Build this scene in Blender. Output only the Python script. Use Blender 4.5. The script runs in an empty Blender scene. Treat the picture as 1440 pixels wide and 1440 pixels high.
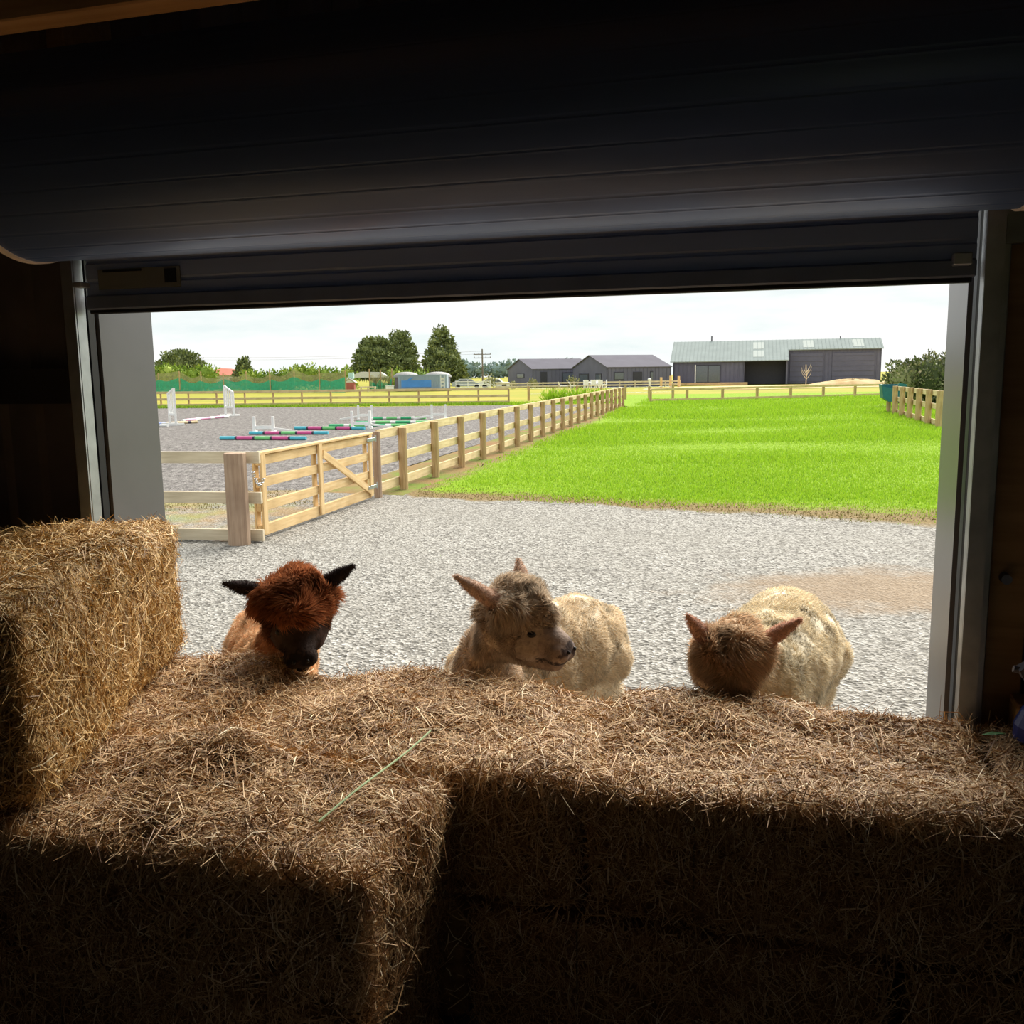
import bpy, bmesh, math
import numpy as np
from mathutils import Vector, Matrix, Euler

sc = bpy.context.scene
COL = sc.collection
R = math.radians
RNG = np.random.default_rng(11)

# ------------------------------------------------------------------ camera
EYE = 1.85
PITCH, ROLL = math.atan(196 / 1300), R(0.8)
cam_d = bpy.data.cameras.new('camera')
cam_d.sensor_width = 36.0
cam_d.lens = 36.0 * 1300 / 1440
cam_d.clip_start, cam_d.clip_end = 0.05, 2000
cam = bpy.data.objects.new('camera', cam_d)
COL.objects.link(cam)
_cp, _sp, _c, _s = math.cos(PITCH), math.sin(PITCH), math.cos(ROLL), math.sin(ROLL)
R0, U0, F0 = Vector((1, 0, 0)), Vector((0, _sp, _cp)), Vector((0, _cp, -_sp))
_r, _u = R0 * _c - U0 * _s, R0 * _s + U0 * _c
cam.matrix_world = Matrix(((_r.x, _u.x, -F0.x, 0), (_r.y, _u.y, -F0.y, 0), (_r.z, _u.z, -F0.z, EYE), (0, 0, 0, 1)))
sc.camera = cam

# ------------------------------------------------------------------ colour management
sc.view_settings.view_transform = 'Standard'
sc.view_settings.look = 'None'
sc.view_settings.gamma = 1.0
sc.view_settings.use_curve_mapping = False
sc.view_settings.exposure = 0.95

# ------------------------------------------------------------------ sky and sun
SKY_STRENGTH = 0.55
SUN_STRENGTH = 4.2
wd = bpy.data.worlds.new('sky')
sc.world = wd
wd.use_nodes = True
nt = wd.node_tree
nt.nodes.clear()
_o = nt.nodes.new('ShaderNodeOutputWorld')
_b = nt.nodes.new('ShaderNodeBackground')
_t = nt.nodes.new('ShaderNodeTexCoord')
_m = nt.nodes.new('ShaderNodeMapping')
_m.inputs['Scale'].default_value = (2.2, 2.2, 11.0)
_n = nt.nodes.new('ShaderNodeTexNoise')
_n.inputs['Scale'].default_value = 1.6
_n.inputs['Detail'].default_value = 7
_n.inputs['Roughness'].default_value = 0.55
_k = nt.nodes.new('ShaderNodeValToRGB')
_k.color_ramp.elements[0].position = 0.36
_k.color_ramp.elements[0].color = (0.76, 0.87, 0.87, 1)
_k.color_ramp.elements[1].position = 0.56
_k.color_ramp.elements[1].color = (1.0, 1.0, 0.985, 1)
nt.links.new(_t.outputs['Generated'], _m.inputs['Vector'])
nt.links.new(_m.outputs['Vector'], _n.inputs['Vector'])
nt.links.new(_n.outputs['Fac'], _k.inputs['Fac'])
nt.links.new(_k.outputs['Color'], _b.inputs['Color'])
_b.inputs['Strength'].default_value = SKY_STRENGTH
nt.links.new(_b.outputs['Background'], _o.inputs['Surface'])

sun_d = bpy.data.lights.new('sun', 'SUN')
sun_d.energy = SUN_STRENGTH
sun_d.angle = R(48)
sun_d.color = (1.0, 0.94, 0.84)
sun = bpy.data.objects.new('sun', sun_d)
COL.objects.link(sun)
sun.location = (0, 0, 30)
# soft sun through thin cloud, standing over the yard in front of the shed, a little to the right
_dir = Vector((-0.38, -0.80, -0.70)).normalized()
sun.rotation_euler = _dir.to_track_quat('-Z', 'Y').to_euler()

# ================================================================== helpers
YAW = R(15.7)                      # the shed front is turned this much
T3 = Vector((math.cos(YAW), -math.sin(YAW), 0))
N3 = Vector((math.sin(YAW), math.cos(YAW), 0))


def W(s, n, z=0.0):
    """shed coordinates (along the front, out through the door, up) -> world"""
    v = T3 * s + N3 * n
    return Vector((v.x, v.y, z))


class NT:
    def __init__(self, name):
        self.m = bpy.data.materials.new(name)
        self.m.use_nodes = True
        self.t = self.m.node_tree
        self.t.nodes.clear()
        self.out = self.t.nodes.new('ShaderNodeOutputMaterial')

    def n(self, typ, props=None, **inp):
        nd = self.t.nodes.new('ShaderNode' + typ)
        for k, v in (props or {}).items():
            setattr(nd, k, v)
        for k, v in inp.items():
            key = k.replace('_', ' ')
            sock = nd.inputs[key] if key in nd.inputs else nd.inputs[int(k[1:])]
            if isinstance(v, bpy.types.NodeSocket):
                self.t.links.new(v, sock)
            else:
                sock.default_value = v
        return nd

    def ramp(self, fac, stops):
        nd = self.t.nodes.new('ShaderNodeValToRGB')
        el = nd.color_ramp.elements
        while len(el) < len(stops):
            el.new(0.5)
        for e, (p, c) in zip(el, stops):
            e.position = p
            e.color = (c[0], c[1], c[2], 1) if not isinstance(c, (int, float)) else (c, c, c, 1)
        self.t.links.new(fac, nd.inputs['Fac'])
        return nd.outputs['Color']

    def mix(self, fac, a, b, mode='MIX'):
        nd = self.t.nodes.new('ShaderNodeMix')
        nd.data_type = 'RGBA'
        nd.blend_type = mode
        for sock, v in ((nd.inputs[0], fac), (nd.inputs[6], a), (nd.inputs[7], b)):
            if isinstance(v, bpy.types.NodeSocket):
                self.t.links.new(v, sock)
            elif isinstance(v, (int, float)):
                sock.default_value = v
            else:
                sock.default_value = (v[0], v[1], v[2], 1)
        return nd.outputs[2]

    def coords(self, scale=(1, 1, 1), kind='Object'):
        c = self.n('TexCoord').outputs[kind]
        return self.n('Mapping', Vector=c, Scale=scale).outputs['Vector']

    def noise(self, vec, scale, detail=4, rough=0.55):
        return self.n('TexNoise', Vector=vec, Scale=scale, Detail=detail, Roughness=rough).outputs['Fac']

    def bsdf(self, color, rough=0.8, metal=0.0, spec=0.3, bump=None, bdist=0.01, bstr=0.5, trans=None):
        b = self.n('BsdfPrincipled')
        for key, v in (('Base Color', color), ('Roughness', rough), ('Metallic', metal), ('Specular IOR Level', spec)):
            if isinstance(v, bpy.types.NodeSocket):
                self.t.links.new(v, b.inputs[key])
            elif key == 'Base Color':
                b.inputs[key].default_value = (v[0], v[1], v[2], 1)
            else:
                b.inputs[key].default_value = v
        if bump is not None:
            bp = self.n('Bump', Height=bump, Distance=bdist, Strength=bstr)
            self.t.links.new(bp.outputs['Normal'], b.inputs['Normal'])
        sh = b.outputs[0]
        if trans is not None:
            tr = self.n('BsdfTranslucent', Color=(trans[0], trans[1], trans[2], 1))
            sh = self.n('MixShader', i0=trans[3], i1=sh, i2=tr.outputs[0]).outputs[0]
        self.t.links.new(sh, self.out.inputs['Surface'])
        return self.m


def plain(name, c, rough=0.7, var=0.15, scale=6.0, metal=0.0, spec=0.3, bump=0.0, stretch=(1, 1, 1)):
    x = NT(name)
    v = x.coords(stretch)
    f = x.noise(v, scale, 5)
    lo = [max(0, k * (1 - var)) for k in c]
    hi = [min(1, k * (1 + var)) for k in c]
    col = x.ramp(f, [(0.3, lo), (0.7, hi)])
    return x.bsdf(col, rough, metal, spec, bump=f if bump else None, bdist=bump, bstr=0.6)


def wood(name, c1, c2, c3, dirt=0.0):
    """boards and posts run along their local X axis"""
    x = NT(name)
    v = x.coords((0.7, 9, 9))
    f = x.noise(v, 3.0, 6, 0.6)
    g = x.noise(x.coords((1, 1, 1)), 1.7, 3)
    col = x.ramp(f, [(0.25, c1), (0.5, c2), (0.75, c3)])
    col = x.mix(x.ramp(g, [(0.45, 0.0), (0.75, 0.5 + dirt)]), col, [k * 0.7 for k in c1])
    return x.bsdf(col, 0.8, spec=0.2, bump=f, bdist=0.003, bstr=0.5)


M = {}
M['pine'] = wood('pine_new', (0.56, 0.37, 0.17), (0.74, 0.53, 0.27), (0.82, 0.64, 0.37))
M['pine_rail'] = wood('pine_rail', (0.56, 0.41, 0.22), (0.74, 0.58, 0.34), (0.82, 0.68, 0.44))
M['post'] = wood('post_round', (0.36, 0.23, 0.12), (0.54, 0.37, 0.20), (0.64, 0.47, 0.28))
M['strainer'] = wood('strainer_post', (0.27, 0.18, 0.13), (0.42, 0.30, 0.21), (0.52, 0.39, 0.29), 0.2)
M['pale_rail'] = wood('pale_rail', (0.50, 0.42, 0.29), (0.68, 0.59, 0.43), (0.76, 0.68, 0.52))
M['far_rail'] = wood('far_rail', (0.52, 0.38, 0.18), (0.68, 0.53, 0.28), (0.74, 0.6, 0.36))
M['frame_timber'] = wood('frame_timber', (0.30, 0.19, 0.10), (0.42, 0.28, 0.15), (0.50, 0.34, 0.19))
M['lintel'] = wood('lintel_timber', (0.48, 0.26, 0.11), (0.62, 0.36, 0.16), (0.70, 0.44, 0.22))
M['block'] = wood('block_timber', (0.55, 0.36, 0.14), (0.70, 0.50, 0.22), (0.80, 0.60, 0.30))
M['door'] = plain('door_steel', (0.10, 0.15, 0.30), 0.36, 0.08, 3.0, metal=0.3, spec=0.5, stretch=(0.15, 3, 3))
M['curtain'] = plain('curtain_steel_lit', (0.27, 0.33, 0.50), 0.38, 0.12, 3.0, metal=0.1, spec=0.5, stretch=(0.15, 3, 3))  # same sheet as the roll, painted lighter to stand for light on it
M['door_edge'] = plain('door_bottom_rail', (0.14, 0.17, 0.25), 0.4, 0.15, metal=0.2, spec=0.5)
M['webbing'] = plain('webbing', (0.75, 0.62, 0.50), 0.8, 0.1)
M['galv'] = plain('galvanised', (0.40, 0.42, 0.45), 0.42, 0.2, 9, metal=0.75, spec=0.5)
M['reveal'] = plain('reveal_flashing', (0.135, 0.135, 0.145), 0.33, 0.06, 4, spec=0.5)
M['cladding'] = plain('wall_cladding', (0.045, 0.042, 0.05), 0.55, 0.15, 3, spec=0.35)
M['inner_cladding'] = plain('inner_cladding', (0.21, 0.18, 0.18), 0.6, 0.2, 3)
M['roofing'] = plain('shed_roof', (0.30, 0.26, 0.25), 0.7, 0.2)
M['concrete'] = plain('concrete', (0.20, 0.18, 0.17), 0.9, 0.25, 4, bump=0.004)
M['label'] = plain('label', (0.16, 0.16, 0.14), 0.6, 0.1)
M['black'] = plain('black_rubber', (0.012, 0.012, 0.014), 0.5, 0.1)
M['white'] = plain('white_paint', (0.86, 0.86, 0.84), 0.5, 0.05)
M['pole_blue'] = plain('pole_blue', (0.10, 0.52, 0.66), 0.5, 0.08)
M['pole_pink'] = plain('pole_pink', (0.72, 0.12, 0.34), 0.5, 0.08)
M['pole_pale_pink'] = plain('pole_pale_pink', (0.74, 0.34, 0.52), 0.5, 0.08)
M['pole_green'] = plain('pole_green', (0.22, 0.66, 0.24), 0.5, 0.08)
M['pole_deep_green'] = plain('pole_deep_green', (0.06, 0.46, 0.20), 0.5, 0.08)
M['pole_dark'] = plain('pole_dark', (0.06, 0.05, 0.08), 0.5, 0.08)
M['pole_yellow'] = plain('pole_yellow', (0.72, 0.58, 0.34), 0.5, 0.08)
M['pole_lilac'] = plain('pole_lilac', (0.35, 0.42, 0.72), 0.5, 0.08)
M['trough'] = plain('green_plastic', (0.02, 0.15, 0.17), 0.45, 0.15, 5)
M['charcoal'] = plain('charcoal_cladding', (0.145, 0.145, 0.20), 0.7, 0.10, 0.6, spec=0.1)
M['charcoal_roof'] = plain('charcoal_roof', (0.14, 0.135, 0.165), 0.85, 0.08, 0.6, spec=0.05)
M['dark_recess'] = plain('porch_lining', (0.05, 0.05, 0.065), 0.7, 0.1)
M['silver_roof'] = plain('silver_roof', (0.31, 0.355, 0.35), 0.85, 0.07, 0.8, spec=0.05)
M['skylight'] = plain('skylight_sheet', (0.46, 0.50, 0.48), 0.8, 0.04, spec=0.05)
M['glass'] = plain('window_glass', (0.10, 0.12, 0.15), 0.08, 0.1, spec=0.8)
M['deck'] = plain('deck_timber', (0.62, 0.42, 0.22), 0.8, 0.15, 1.0)
M['steel_blue'] = plain('container_steel', (0.30, 0.38, 0.48), 0.55, 0.12, 0.6)
M['mural_blue'] = plain('container_blue_paint', (0.08, 0.27, 0.70), 0.5, 0.15, 0.8)
M['tank'] = plain('tank_wall', (0.14, 0.13, 0.17), 0.7, 0.1)
M['tank_top'] = plain('tank_roof', (0.26, 0.26, 0.26), 0.6, 0.1)
M['red_roof'] = plain('red_roof', (0.62, 0.18, 0.12), 0.7, 0.15, 1)
M['brick_red'] = plain('red_wall', (0.40, 0.12, 0.10), 0.8, 0.15, 2)
M['pale_wall'] = plain('pale_wall', (0.62, 0.62, 0.58), 0.8, 0.08)
M['teal_box'] = plain('teal_box', (0.42, 0.62, 0.60), 0.7, 0.08)
M['car_grey'] = plain('car_paint', (0.42, 0.46, 0.50), 0.3, 0.05, spec=0.5)
M['pole_wood'] = wood('power_pole', (0.13, 0.11, 0.10), (0.20, 0.17, 0.15), (0.26, 0.22, 0.19))
M['bottle_blue'] = plain('blue_plastic', (0.02, 0.03, 0.16), 0.4, 0.1)
M['bottle_grey'] = plain('grey_plastic', (0.14, 0.13, 0.15), 0.4, 0.1)
M['twine'] = plain('green_twine', (0.38, 0.50, 0.27), 0.7, 0.15, 60)
M['bale_string'] = plain('bale_string', (0.10, 0.08, 0.05), 0.9, 0.15, 60)
M['leaf'] = plain('fresh_leaf', (0.05, 0.16, 0.04), 0.6, 0.2, 30)
M['bark'] = plain('bark', (0.14, 0.10, 0.07), 0.9, 0.3, 5, bump=0.02)
M['flower'] = plain('white_flower', (0.82, 0.80, 0.74), 0.7, 0.05)
M['eye'] = plain('eye', (0.008, 0.006, 0.005), 0.4, 0.1, spec=0.3)


def island(name, stops, rough=0.75, trans=None, spec=0.2):
    """every blade, straw or leaf takes its own tone"""
    x = NT(name)
    r = x.n('NewGeometry').outputs['Random Per Island']
    return x.bsdf(x.ramp(r, stops), rough, spec=spec, trans=trans)


M['straw'] = island('hay_straw', [(0.0, (0.16, 0.075, 0.03)), (0.3, (0.42, 0.235, 0.10)), (0.65, (0.64, 0.41, 0.20)),
                                  (0.9, (0.80, 0.58, 0.32)), (1.0, (0.88, 0.74, 0.50))], 0.6, spec=0.35)
M['straw_gold'] = island('hay_straw_gold', [(0.0, (0.18, 0.09, 0.025)), (0.3, (0.48, 0.28, 0.09)), (0.65, (0.70, 0.45, 0.17)),
                                            (0.9, (0.84, 0.60, 0.28)), (1.0, (0.90, 0.76, 0.48))], 0.6, spec=0.35)
M['grass'] = island('grass_blades', [(0.0, (0.07, 0.20, 0.010)), (0.35, (0.19, 0.40, 0.015)), (0.7, (0.30, 0.53, 0.025)),
                                     (1.0, (0.47, 0.62, 0.09))], 0.6, trans=(0.33, 0.50, 0.03, 0.3))
M['dry_grass'] = island('dry_grass_blades', [(0.0, (0.14, 0.11, 0.03)), (0.5, (0.30, 0.25, 0.08)), (1.0, (0.42, 0.36, 0.15))], 0.7)
M['conifer'] = island('conifer_leaves', [(0.0, (0.07, 0.095, 0.04)), (0.5, (0.18, 0.22, 0.085)), (1.0, (0.32, 0.36, 0.15))], 0.8)
M['lime_hedge'] = island('lime_hedge_leaves', [(0.0, (0.10, 0.17, 0.02)), (0.5, (0.24, 0.35, 0.05)), (1.0, (0.40, 0.48, 0.09))], 0.8)
M['hedge'] = island('hedge_leaves', [(0.0, (0.06, 0.08, 0.035)), (0.5, (0.17, 0.19, 0.085)), (0.85, (0.30, 0.31, 0.15)), (1.0, (0.44, 0.36, 0.22))], 0.8)
M['haze_trees'] = island('haze_tinted_leaves', [(0.0, (0.20, 0.28, 0.26)), (1.0, (0.36, 0.44, 0.40))], 0.9)  # air haze is put into these leaf colours, paler and bluer
M['shrub'] = island('shrub_leaves', [(0.0, (0.18, 0.20, 0.08)), (1.0, (0.46, 0.44, 0.24))], 0.8)
x = NT('bale_core')
_v = x.coords((1, 1, 1))
_f = x.noise(_v, 22, 6, 0.7)
M['bale_core'] = x.bsdf(x.ramp(_f, [(0.3, (0.10, 0.05, 0.02)), (0.6, (0.28, 0.16, 0.07)), (0.8, (0.46, 0.28, 0.13))]), 0.9, spec=0.1,
                        bump=_f, bdist=0.02, bstr=1.0)


def fleece_mat(name):
    x = NT(name)
    a = x.n('Attribute', {'attribute_name': 'Col'}).outputs['Color']
    r = x.n('NewGeometry').outputs['Random Per Island']
    v = x.ramp(r, [(0.0, 0.72), (1.0, 1.0)])
    cm = x.mix(1.0, a, v, 'MULTIPLY')
    b = x.n('BsdfPrincipled', Base_Color=cm, Roughness=0.85)
    b.inputs['Specular IOR Level'].default_value = 0.12
    t = x.n('BsdfTranslucent', Color=cm)
    sh = x.n('MixShader', i0=0.38, i1=b.outputs[0], i2=t.outputs[0])
    x.t.links.new(sh.outputs[0], x.out.inputs['Surface'])
    return x.m


M['fleece'] = fleece_mat('fleece')
x = NT('alpaca_skin')
_a = x.n('Attribute', {'attribute_name': 'Col'}).outputs['Color']
_f = x.noise(x.coords(), 60, 4, 0.6)
M['skin'] = x.bsdf(x.mix(1.0, _a, x.ramp(_f, [(0.3, 0.6), (0.7, 1.0)]), 'MULTIPLY'), 0.85, spec=0.15, bump=_f, bdist=0.006, bstr=0.8)


# ------------------------------------------------------------------ object helpers
def mesh_from(name, verts, faces, mat, smooth=False):
    me = bpy.data.meshes.new(name)
    me.from_pydata([tuple(v) for v in verts], [], [tuple(int(i) for i in f) for f in faces])
    if mat is not None:
        me.materials.append(M[mat] if isinstance(mat, str) else mat)
    if smooth:
        me.polygons.foreach_set('use_smooth', [True] * len(me.polygons))
    me.update()
    return me


def mesh_np(name, V, faces_idx, nper, mat):
    """fast mesh from arrays; every face has nper corners"""
    me = bpy.data.meshes.new(name)
    V = np.asarray(V, dtype=np.float32)
    F = np.asarray(faces_idx, dtype=np.int32)
    me.vertices.add(len(V))
    me.vertices.foreach_set('co', V.ravel())
    me.loops.add(F.size)
    me.loops.foreach_set('vertex_index', F.ravel())
    nf = F.size // nper
    me.polygons.add(nf)
    me.polygons.foreach_set('loop_start', np.arange(0, F.size, nper, dtype=np.int32))
    me.materials.append(M[mat] if isinstance(mat, str) else mat)
    me.update(calc_edges=True)
    return me


def link(name, me, parent=None, loc=(0, 0, 0), rot=(0, 0, 0), scale=(1, 1, 1)):
    o = bpy.data.objects.new(name, me)
    COL.objects.link(o)
    o.location = loc
    o.rotation_euler = rot
    o.scale = scale
    if parent is not None:
        o.parent = parent
    return o


def tag(o, label, cat, group=None, kind=None):
    o['label'] = label
    o['category'] = cat
    if group:
        o['group'] = group
    if kind:
        o['kind'] = kind
    return o


def struct(o):
    o['kind'] = 'structure'
    return o


def thing(name, label, cat, loc=(0, 0, 0), rz=0.0, group=None):
    o = link(name, None, None, loc, (0, 0, rz))
    o.empty_display_size = 0.2
    return tag(o, label, cat, group)


_cache = {}


def box_mesh(size, mat, bevel=0.0):
    key = ('b', tuple(round(k, 4) for k in size), mat, bevel)
    if key not in _cache:
        bm = bmesh.new()
        bmesh.ops.create_cube(bm, size=1.0)
        bmesh.ops.scale(bm, vec=size, verts=bm.verts)
        if bevel:
            bmesh.ops.bevel(bm, geom=list(bm.edges), offset=bevel, segments=1, affect='EDGES')
        me = bpy.data.meshes.new('box')
        bm.to_mesh(me)
        bm.free()
        me.materials.append(M[mat])
        _cache[key] = me
    return _cache[key]


def box(name, size, loc, mat, parent=None, rot=(0, 0, 0), bevel=0.0):
    return link(name, box_mesh(size, mat, bevel), parent, loc, rot)


def bar(name, p, q, w, h, mat, parent=None, bevel=0.004, up=Vector((0, 0, 1))):
    """board from p to q: local X along it, w across, h in height"""
    p, q = Vector(p), Vector(q)
    d = (q - p)
    ln = d.length
    X = d.normalized()
    Y = up.cross(X).normalized()
    Z = X.cross(Y)
    mt = Matrix((X, Y, Z)).transposed().to_euler()
    return link(name, box_mesh((round(ln, 3), w, h), mat, bevel), parent, (p + q) / 2, mt)


def tube_mesh(pts, rad, mat, seg=8, caps=True, name='tube'):
    pts = [Vector(p) for p in pts]
    if not hasattr(rad, '__len__'):
        rad = [rad] * len(pts)
    V, F = [], []
    prev = None
    for i, p in enumerate(pts):
        d = (pts[min(i + 1, len(pts) - 1)] - pts[max(i - 1, 0)]).normalized()
        ref = prev if prev is not None else (Vector((0, 0, 1)) if abs(d.z) < 0.9 else Vector((1, 0, 0)))
        a = ref.cross(d)
        if a.length < 1e-5:
            a = Vector((1, 0, 0)).cross(d)
        a.normalize()
        b = d.cross(a).normalized()
        prev = b
        for k in range(seg):
            t = 2 * math.pi * k / seg
            V.append(p + (a * math.cos(t) + b * math.sin(t)) * rad[i])
    for i in range(len(pts) - 1):
        for k in range(seg):
            k2 = (k + 1) % seg
            F.append((i * seg + k, i * seg + k2, (i + 1) * seg + k2, (i + 1) * seg + k))
    if caps:
        F.append(tuple(range(seg - 1, -1, -1)))
        F.append(tuple((len(pts) - 1) * seg + k for k in range(seg)))
    return mesh_from(name, V, F, mat, False)


def tube(name, pts, rad, mat, parent=None, seg=8, loc=(0, 0, 0), rot=(0, 0, 0)):
    return link(name, tube_mesh(pts, rad, mat, seg, name=name), parent, loc, rot)


def prism_mesh(profile, depth, mat, axis='y'):
    """closed 2-D profile (u,v) extruded; axis y: u->x, v->z ; axis x: u->y, v->z"""
    V, F = [], []
    n = len(profile)
    for d in (-depth / 2, depth / 2):
        for u, v in profile:
            V.append((u, d, v) if axis == 'y' else (d, u, v))
    F.append(tuple(range(n)))
    F.append(tuple(range(2 * n - 1, n - 1, -1)))
    for i in range(n):
        j = (i + 1) % n
        F.append((i, n + i, n + j, j))
    me = mesh_from('prism', V, F, mat)
    bm = bmesh.new()
    bm.from_mesh(me)
    bmesh.ops.recalc_face_normals(bm, faces=bm.faces)
    bm.to_mesh(me)
    bm.free()
    return me


def waves(seed, n=14, fmin=6.0, fmax=45.0):
    g = np.random.default_rng(seed)
    f = np.exp(g.uniform(np.log(fmin), np.log(fmax), n))
    d = g.normal(size=(n, 3))
    d /= np.linalg.norm(d, axis=1)[:, None]
    ph = g.uniform(0, 6.28, n)
    am = f ** -0.8
    am /= np.sqrt((am ** 2).sum() / 2)

    def fn(P):
        return (np.sin(P @ (d * f[:, None]).T + ph) * am).sum(1)
    return fn


# ================================================================== the shed
F_N = 3.10            # door plane
S_L, S_R = -2.56, 0.58

def shed_box(name, s0, s1, n0, n1, z0, z1, mat, parent=None, bevel=0.0):
    c = W((s0 + s1) / 2, (n0 + n1) / 2, (z0 + z1) / 2)
    return box(name, (s1 - s0, n1 - n0, z1 - z0), c, mat, parent, (0, 0, -YAW), bevel)


def ribbed_sheet(name, s0, s1, z0, z1, mat, pitch=0.19, depth=0.03, thick=0.012):
    """vertical trapezoid-rib cladding in the s-z plane, at local n = 0"""
    prof = []
    s = s0
    while s < s1 - 1e-4:
        e = min(s + pitch, s1)
        for a, b in ((0, 0), (0.55, 0), (0.66, depth), (0.89, depth)):
            q = s + a * pitch
            if q <= e:
                prof.append((q, b))
        s = e
    prof.append((s1, 0))
    V, F = [], []
    for dz in (z0, z1):
        for off in (0, thick):
            for u, v in prof:
                V.append((u, v + off, dz))
    n = len(prof)
    for i in range(n - 1):
        F.append((i, i + 1, 2 * n + i + 1, 2 * n + i))
        F.append((n + i + 1, n + i, 3 * n + i, 3 * n + i + 1))
    return mesh_from(name, V, F, mat)


SH_L, SH_R, SH_B, SH_T = -4.4, 3.6, -4.6, 3.7
struct(shed_box('floor', SH_L, SH_R, SH_B, 3.40, -0.12, 0.0, 'concrete'))
struct(shed_box('ceiling', SH_L - 0.1, SH_R + 0.1, SH_B - 0.1, 3.50, SH_T, SH_T + 0.06, 'roofing'))
struct(shed_box('wall_left', SH_L - 0.06, SH_L, SH_B, 3.40, 0, SH_T, 'inner_cladding'))
struct(shed_box('wall_right', SH_R, SH_R + 0.06, SH_B, 3.40, 0, SH_T, 'inner_cladding'))
wb = struct(link('wall_back', None, None, W(0, SH_B - 0.03, 0), (0, 0, -YAW)))
for a, b, z0, z1 in ((SH_L, 0.6, 0, SH_T), (1.2, SH_R, 0, SH_T), (0.6, 1.2, 2.05, SH_T)):     # unseen doorway gap at the back, added to let in faint fill light
    box('cladding_sheet', (b - a, 0.06, z1 - z0), ((a + b) / 2, 0, (z0 + z1) / 2), 'inner_cladding', wb)
wf = struct(link('wall_front', None, None, W(0, 3.41, 0), (0, 0, -YAW)))
for i, (a, b, z0, z1) in enumerate(((SH_L, S_L - 0.02, 0, SH_T), (S_R + 0.02, SH_R, 0, SH_T), (S_L - 0.02, S_R + 0.02, 2.42, SH_T))):
    link('cladding_sheet', ribbed_sheet('cladding_sheet', a, b, z0, z1, 'inner_cladding'), wf)
# girts across the inside of the front wall
for z in (0.45, 1.82, 2.75):
    for a, b in ((SH_L, S_L - 0.13), (S_R + 0.24, SH_R)):
        o = box('girt', (b - a, 0.07, 0.15), ((a + b) / 2, -0.06, z), 'cladding', wf)
# reveal flashings on both sides of the opening and above it
k = 1
for s0, s1 in ((S_L - 0.02, S_L - 0.005), (S_R - 0.015, S_R + 0.0)):
    struct(shed_box('trim_%d' % k, s0, s1, 3.145, 3.47, 0, 2.45, 'reveal'))
    k += 1
struct(shed_box('trim_%d' % k, S_L, S_R, 3.2, 3.46, 2.40, 2.42, 'reveal'))
k += 1
# timber jamb posts
for s0, s1 in ((S_L - 0.125, S_L - 0.045), (S_R + 0.085, S_R + 0.20)):
    struct(shed_box('trim_%d' % k, s0, s1, 3.12, 3.40, 0, SH_T, 'frame_timber', bevel=0.004))
    k += 1
struct(shed_box('trim_%d' % k, S_R + 0.032, S_R + 0.08, 3.06, 3.40, 0, 2.9, 'galv', bevel=0.003))
k += 1
# timber lintel beam above and in front of the roll
struct(bar('trim_%d' % k, W(SH_L, 2.30, 2.83 + 0.12), W(SH_R, 2.30, 2.83 + 0.12), 0.09, 0.24, 'lintel', None, 0.005))
k += 1
# ceiling rafters
for n in (-3.4, -1.6, 0.2):
    struct(bar('trim_%d' % k, W(SH_L, n, SH_T - 0.12), W(SH_R, n, SH_T - 0.12), 0.08, 0.22, 'frame_timber', None, 0.005))
    k += 1

# roller door: an Empty with roll, curtain, bottom rail, webbing, guides, brackets
door = struct(link('door_1', None, None, W(0, F_N, 0), (0, 0, -YAW)))
RC_N, RC_Z, RC_R = 2.74 - F_N, 2.584, 0.33


def roll_mesh(s0, s1):
    """rolled curtain: spiral end profile with the curtain's swages"""
    V, F = [], []
    prof = []
    nseg = 420
    for i in range(nseg):
        t = 2 * math.pi * i / nseg
        r = RC_R
        p = (t * RC_R) % 0.075
        if p < 0.008:
            r -= 0.0006
        elif p < 0.014:
            r += 0.0004
        prof.append((RC_N + r * math.cos(t), RC_Z + r * math.sin(t)))
    for s in (s0, s1):
        for u, v in prof:
            V.append((s, u, v))
    for i in range(nseg):
        j = (i + 1) % nseg
        F.append((i, nseg + i, nseg + j, j))
    F.append(tuple(range(nseg)))
    F.append(tuple(range(2 * nseg - 1, nseg - 1, -1)))
    me = mesh_from('roll', V, F, 'door')
    bm = bmesh.new(); bm.from_mesh(me)
    bmesh.ops.recalc_face_normals(bm, faces=bm.faces)
    bm.to_mesh(me); bm.free()
    return me


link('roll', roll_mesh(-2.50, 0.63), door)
for s in (-2.49, 0.62):
    V, F = [], []
    ns = 96
    for i in range(ns):
        t = 2 * math.pi * i / ns
        for ds, r in ((-0.014, RC_R + 0.006), (0.014, RC_R + 0.006), (0.014, RC_R - 0.02), (-0.014, RC_R - 0.02)):
            V.append((s + ds, RC_N + r * math.cos(t), RC_Z + r * math.sin(t)))
    for i in range(ns):
        j = (i + 1) % ns
        for q in range(4):
            q2 = (q + 1) % 4
            F.append((4 * i + q, 4 * i + q2, 4 * j + q2, 4 * j + q))
    o = link('edge_webbing', mesh_from('edge_webbing', V, F, 'webbing', False), door)
    o['label'] = 'cream webbing strip on the end of the roll'
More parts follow.
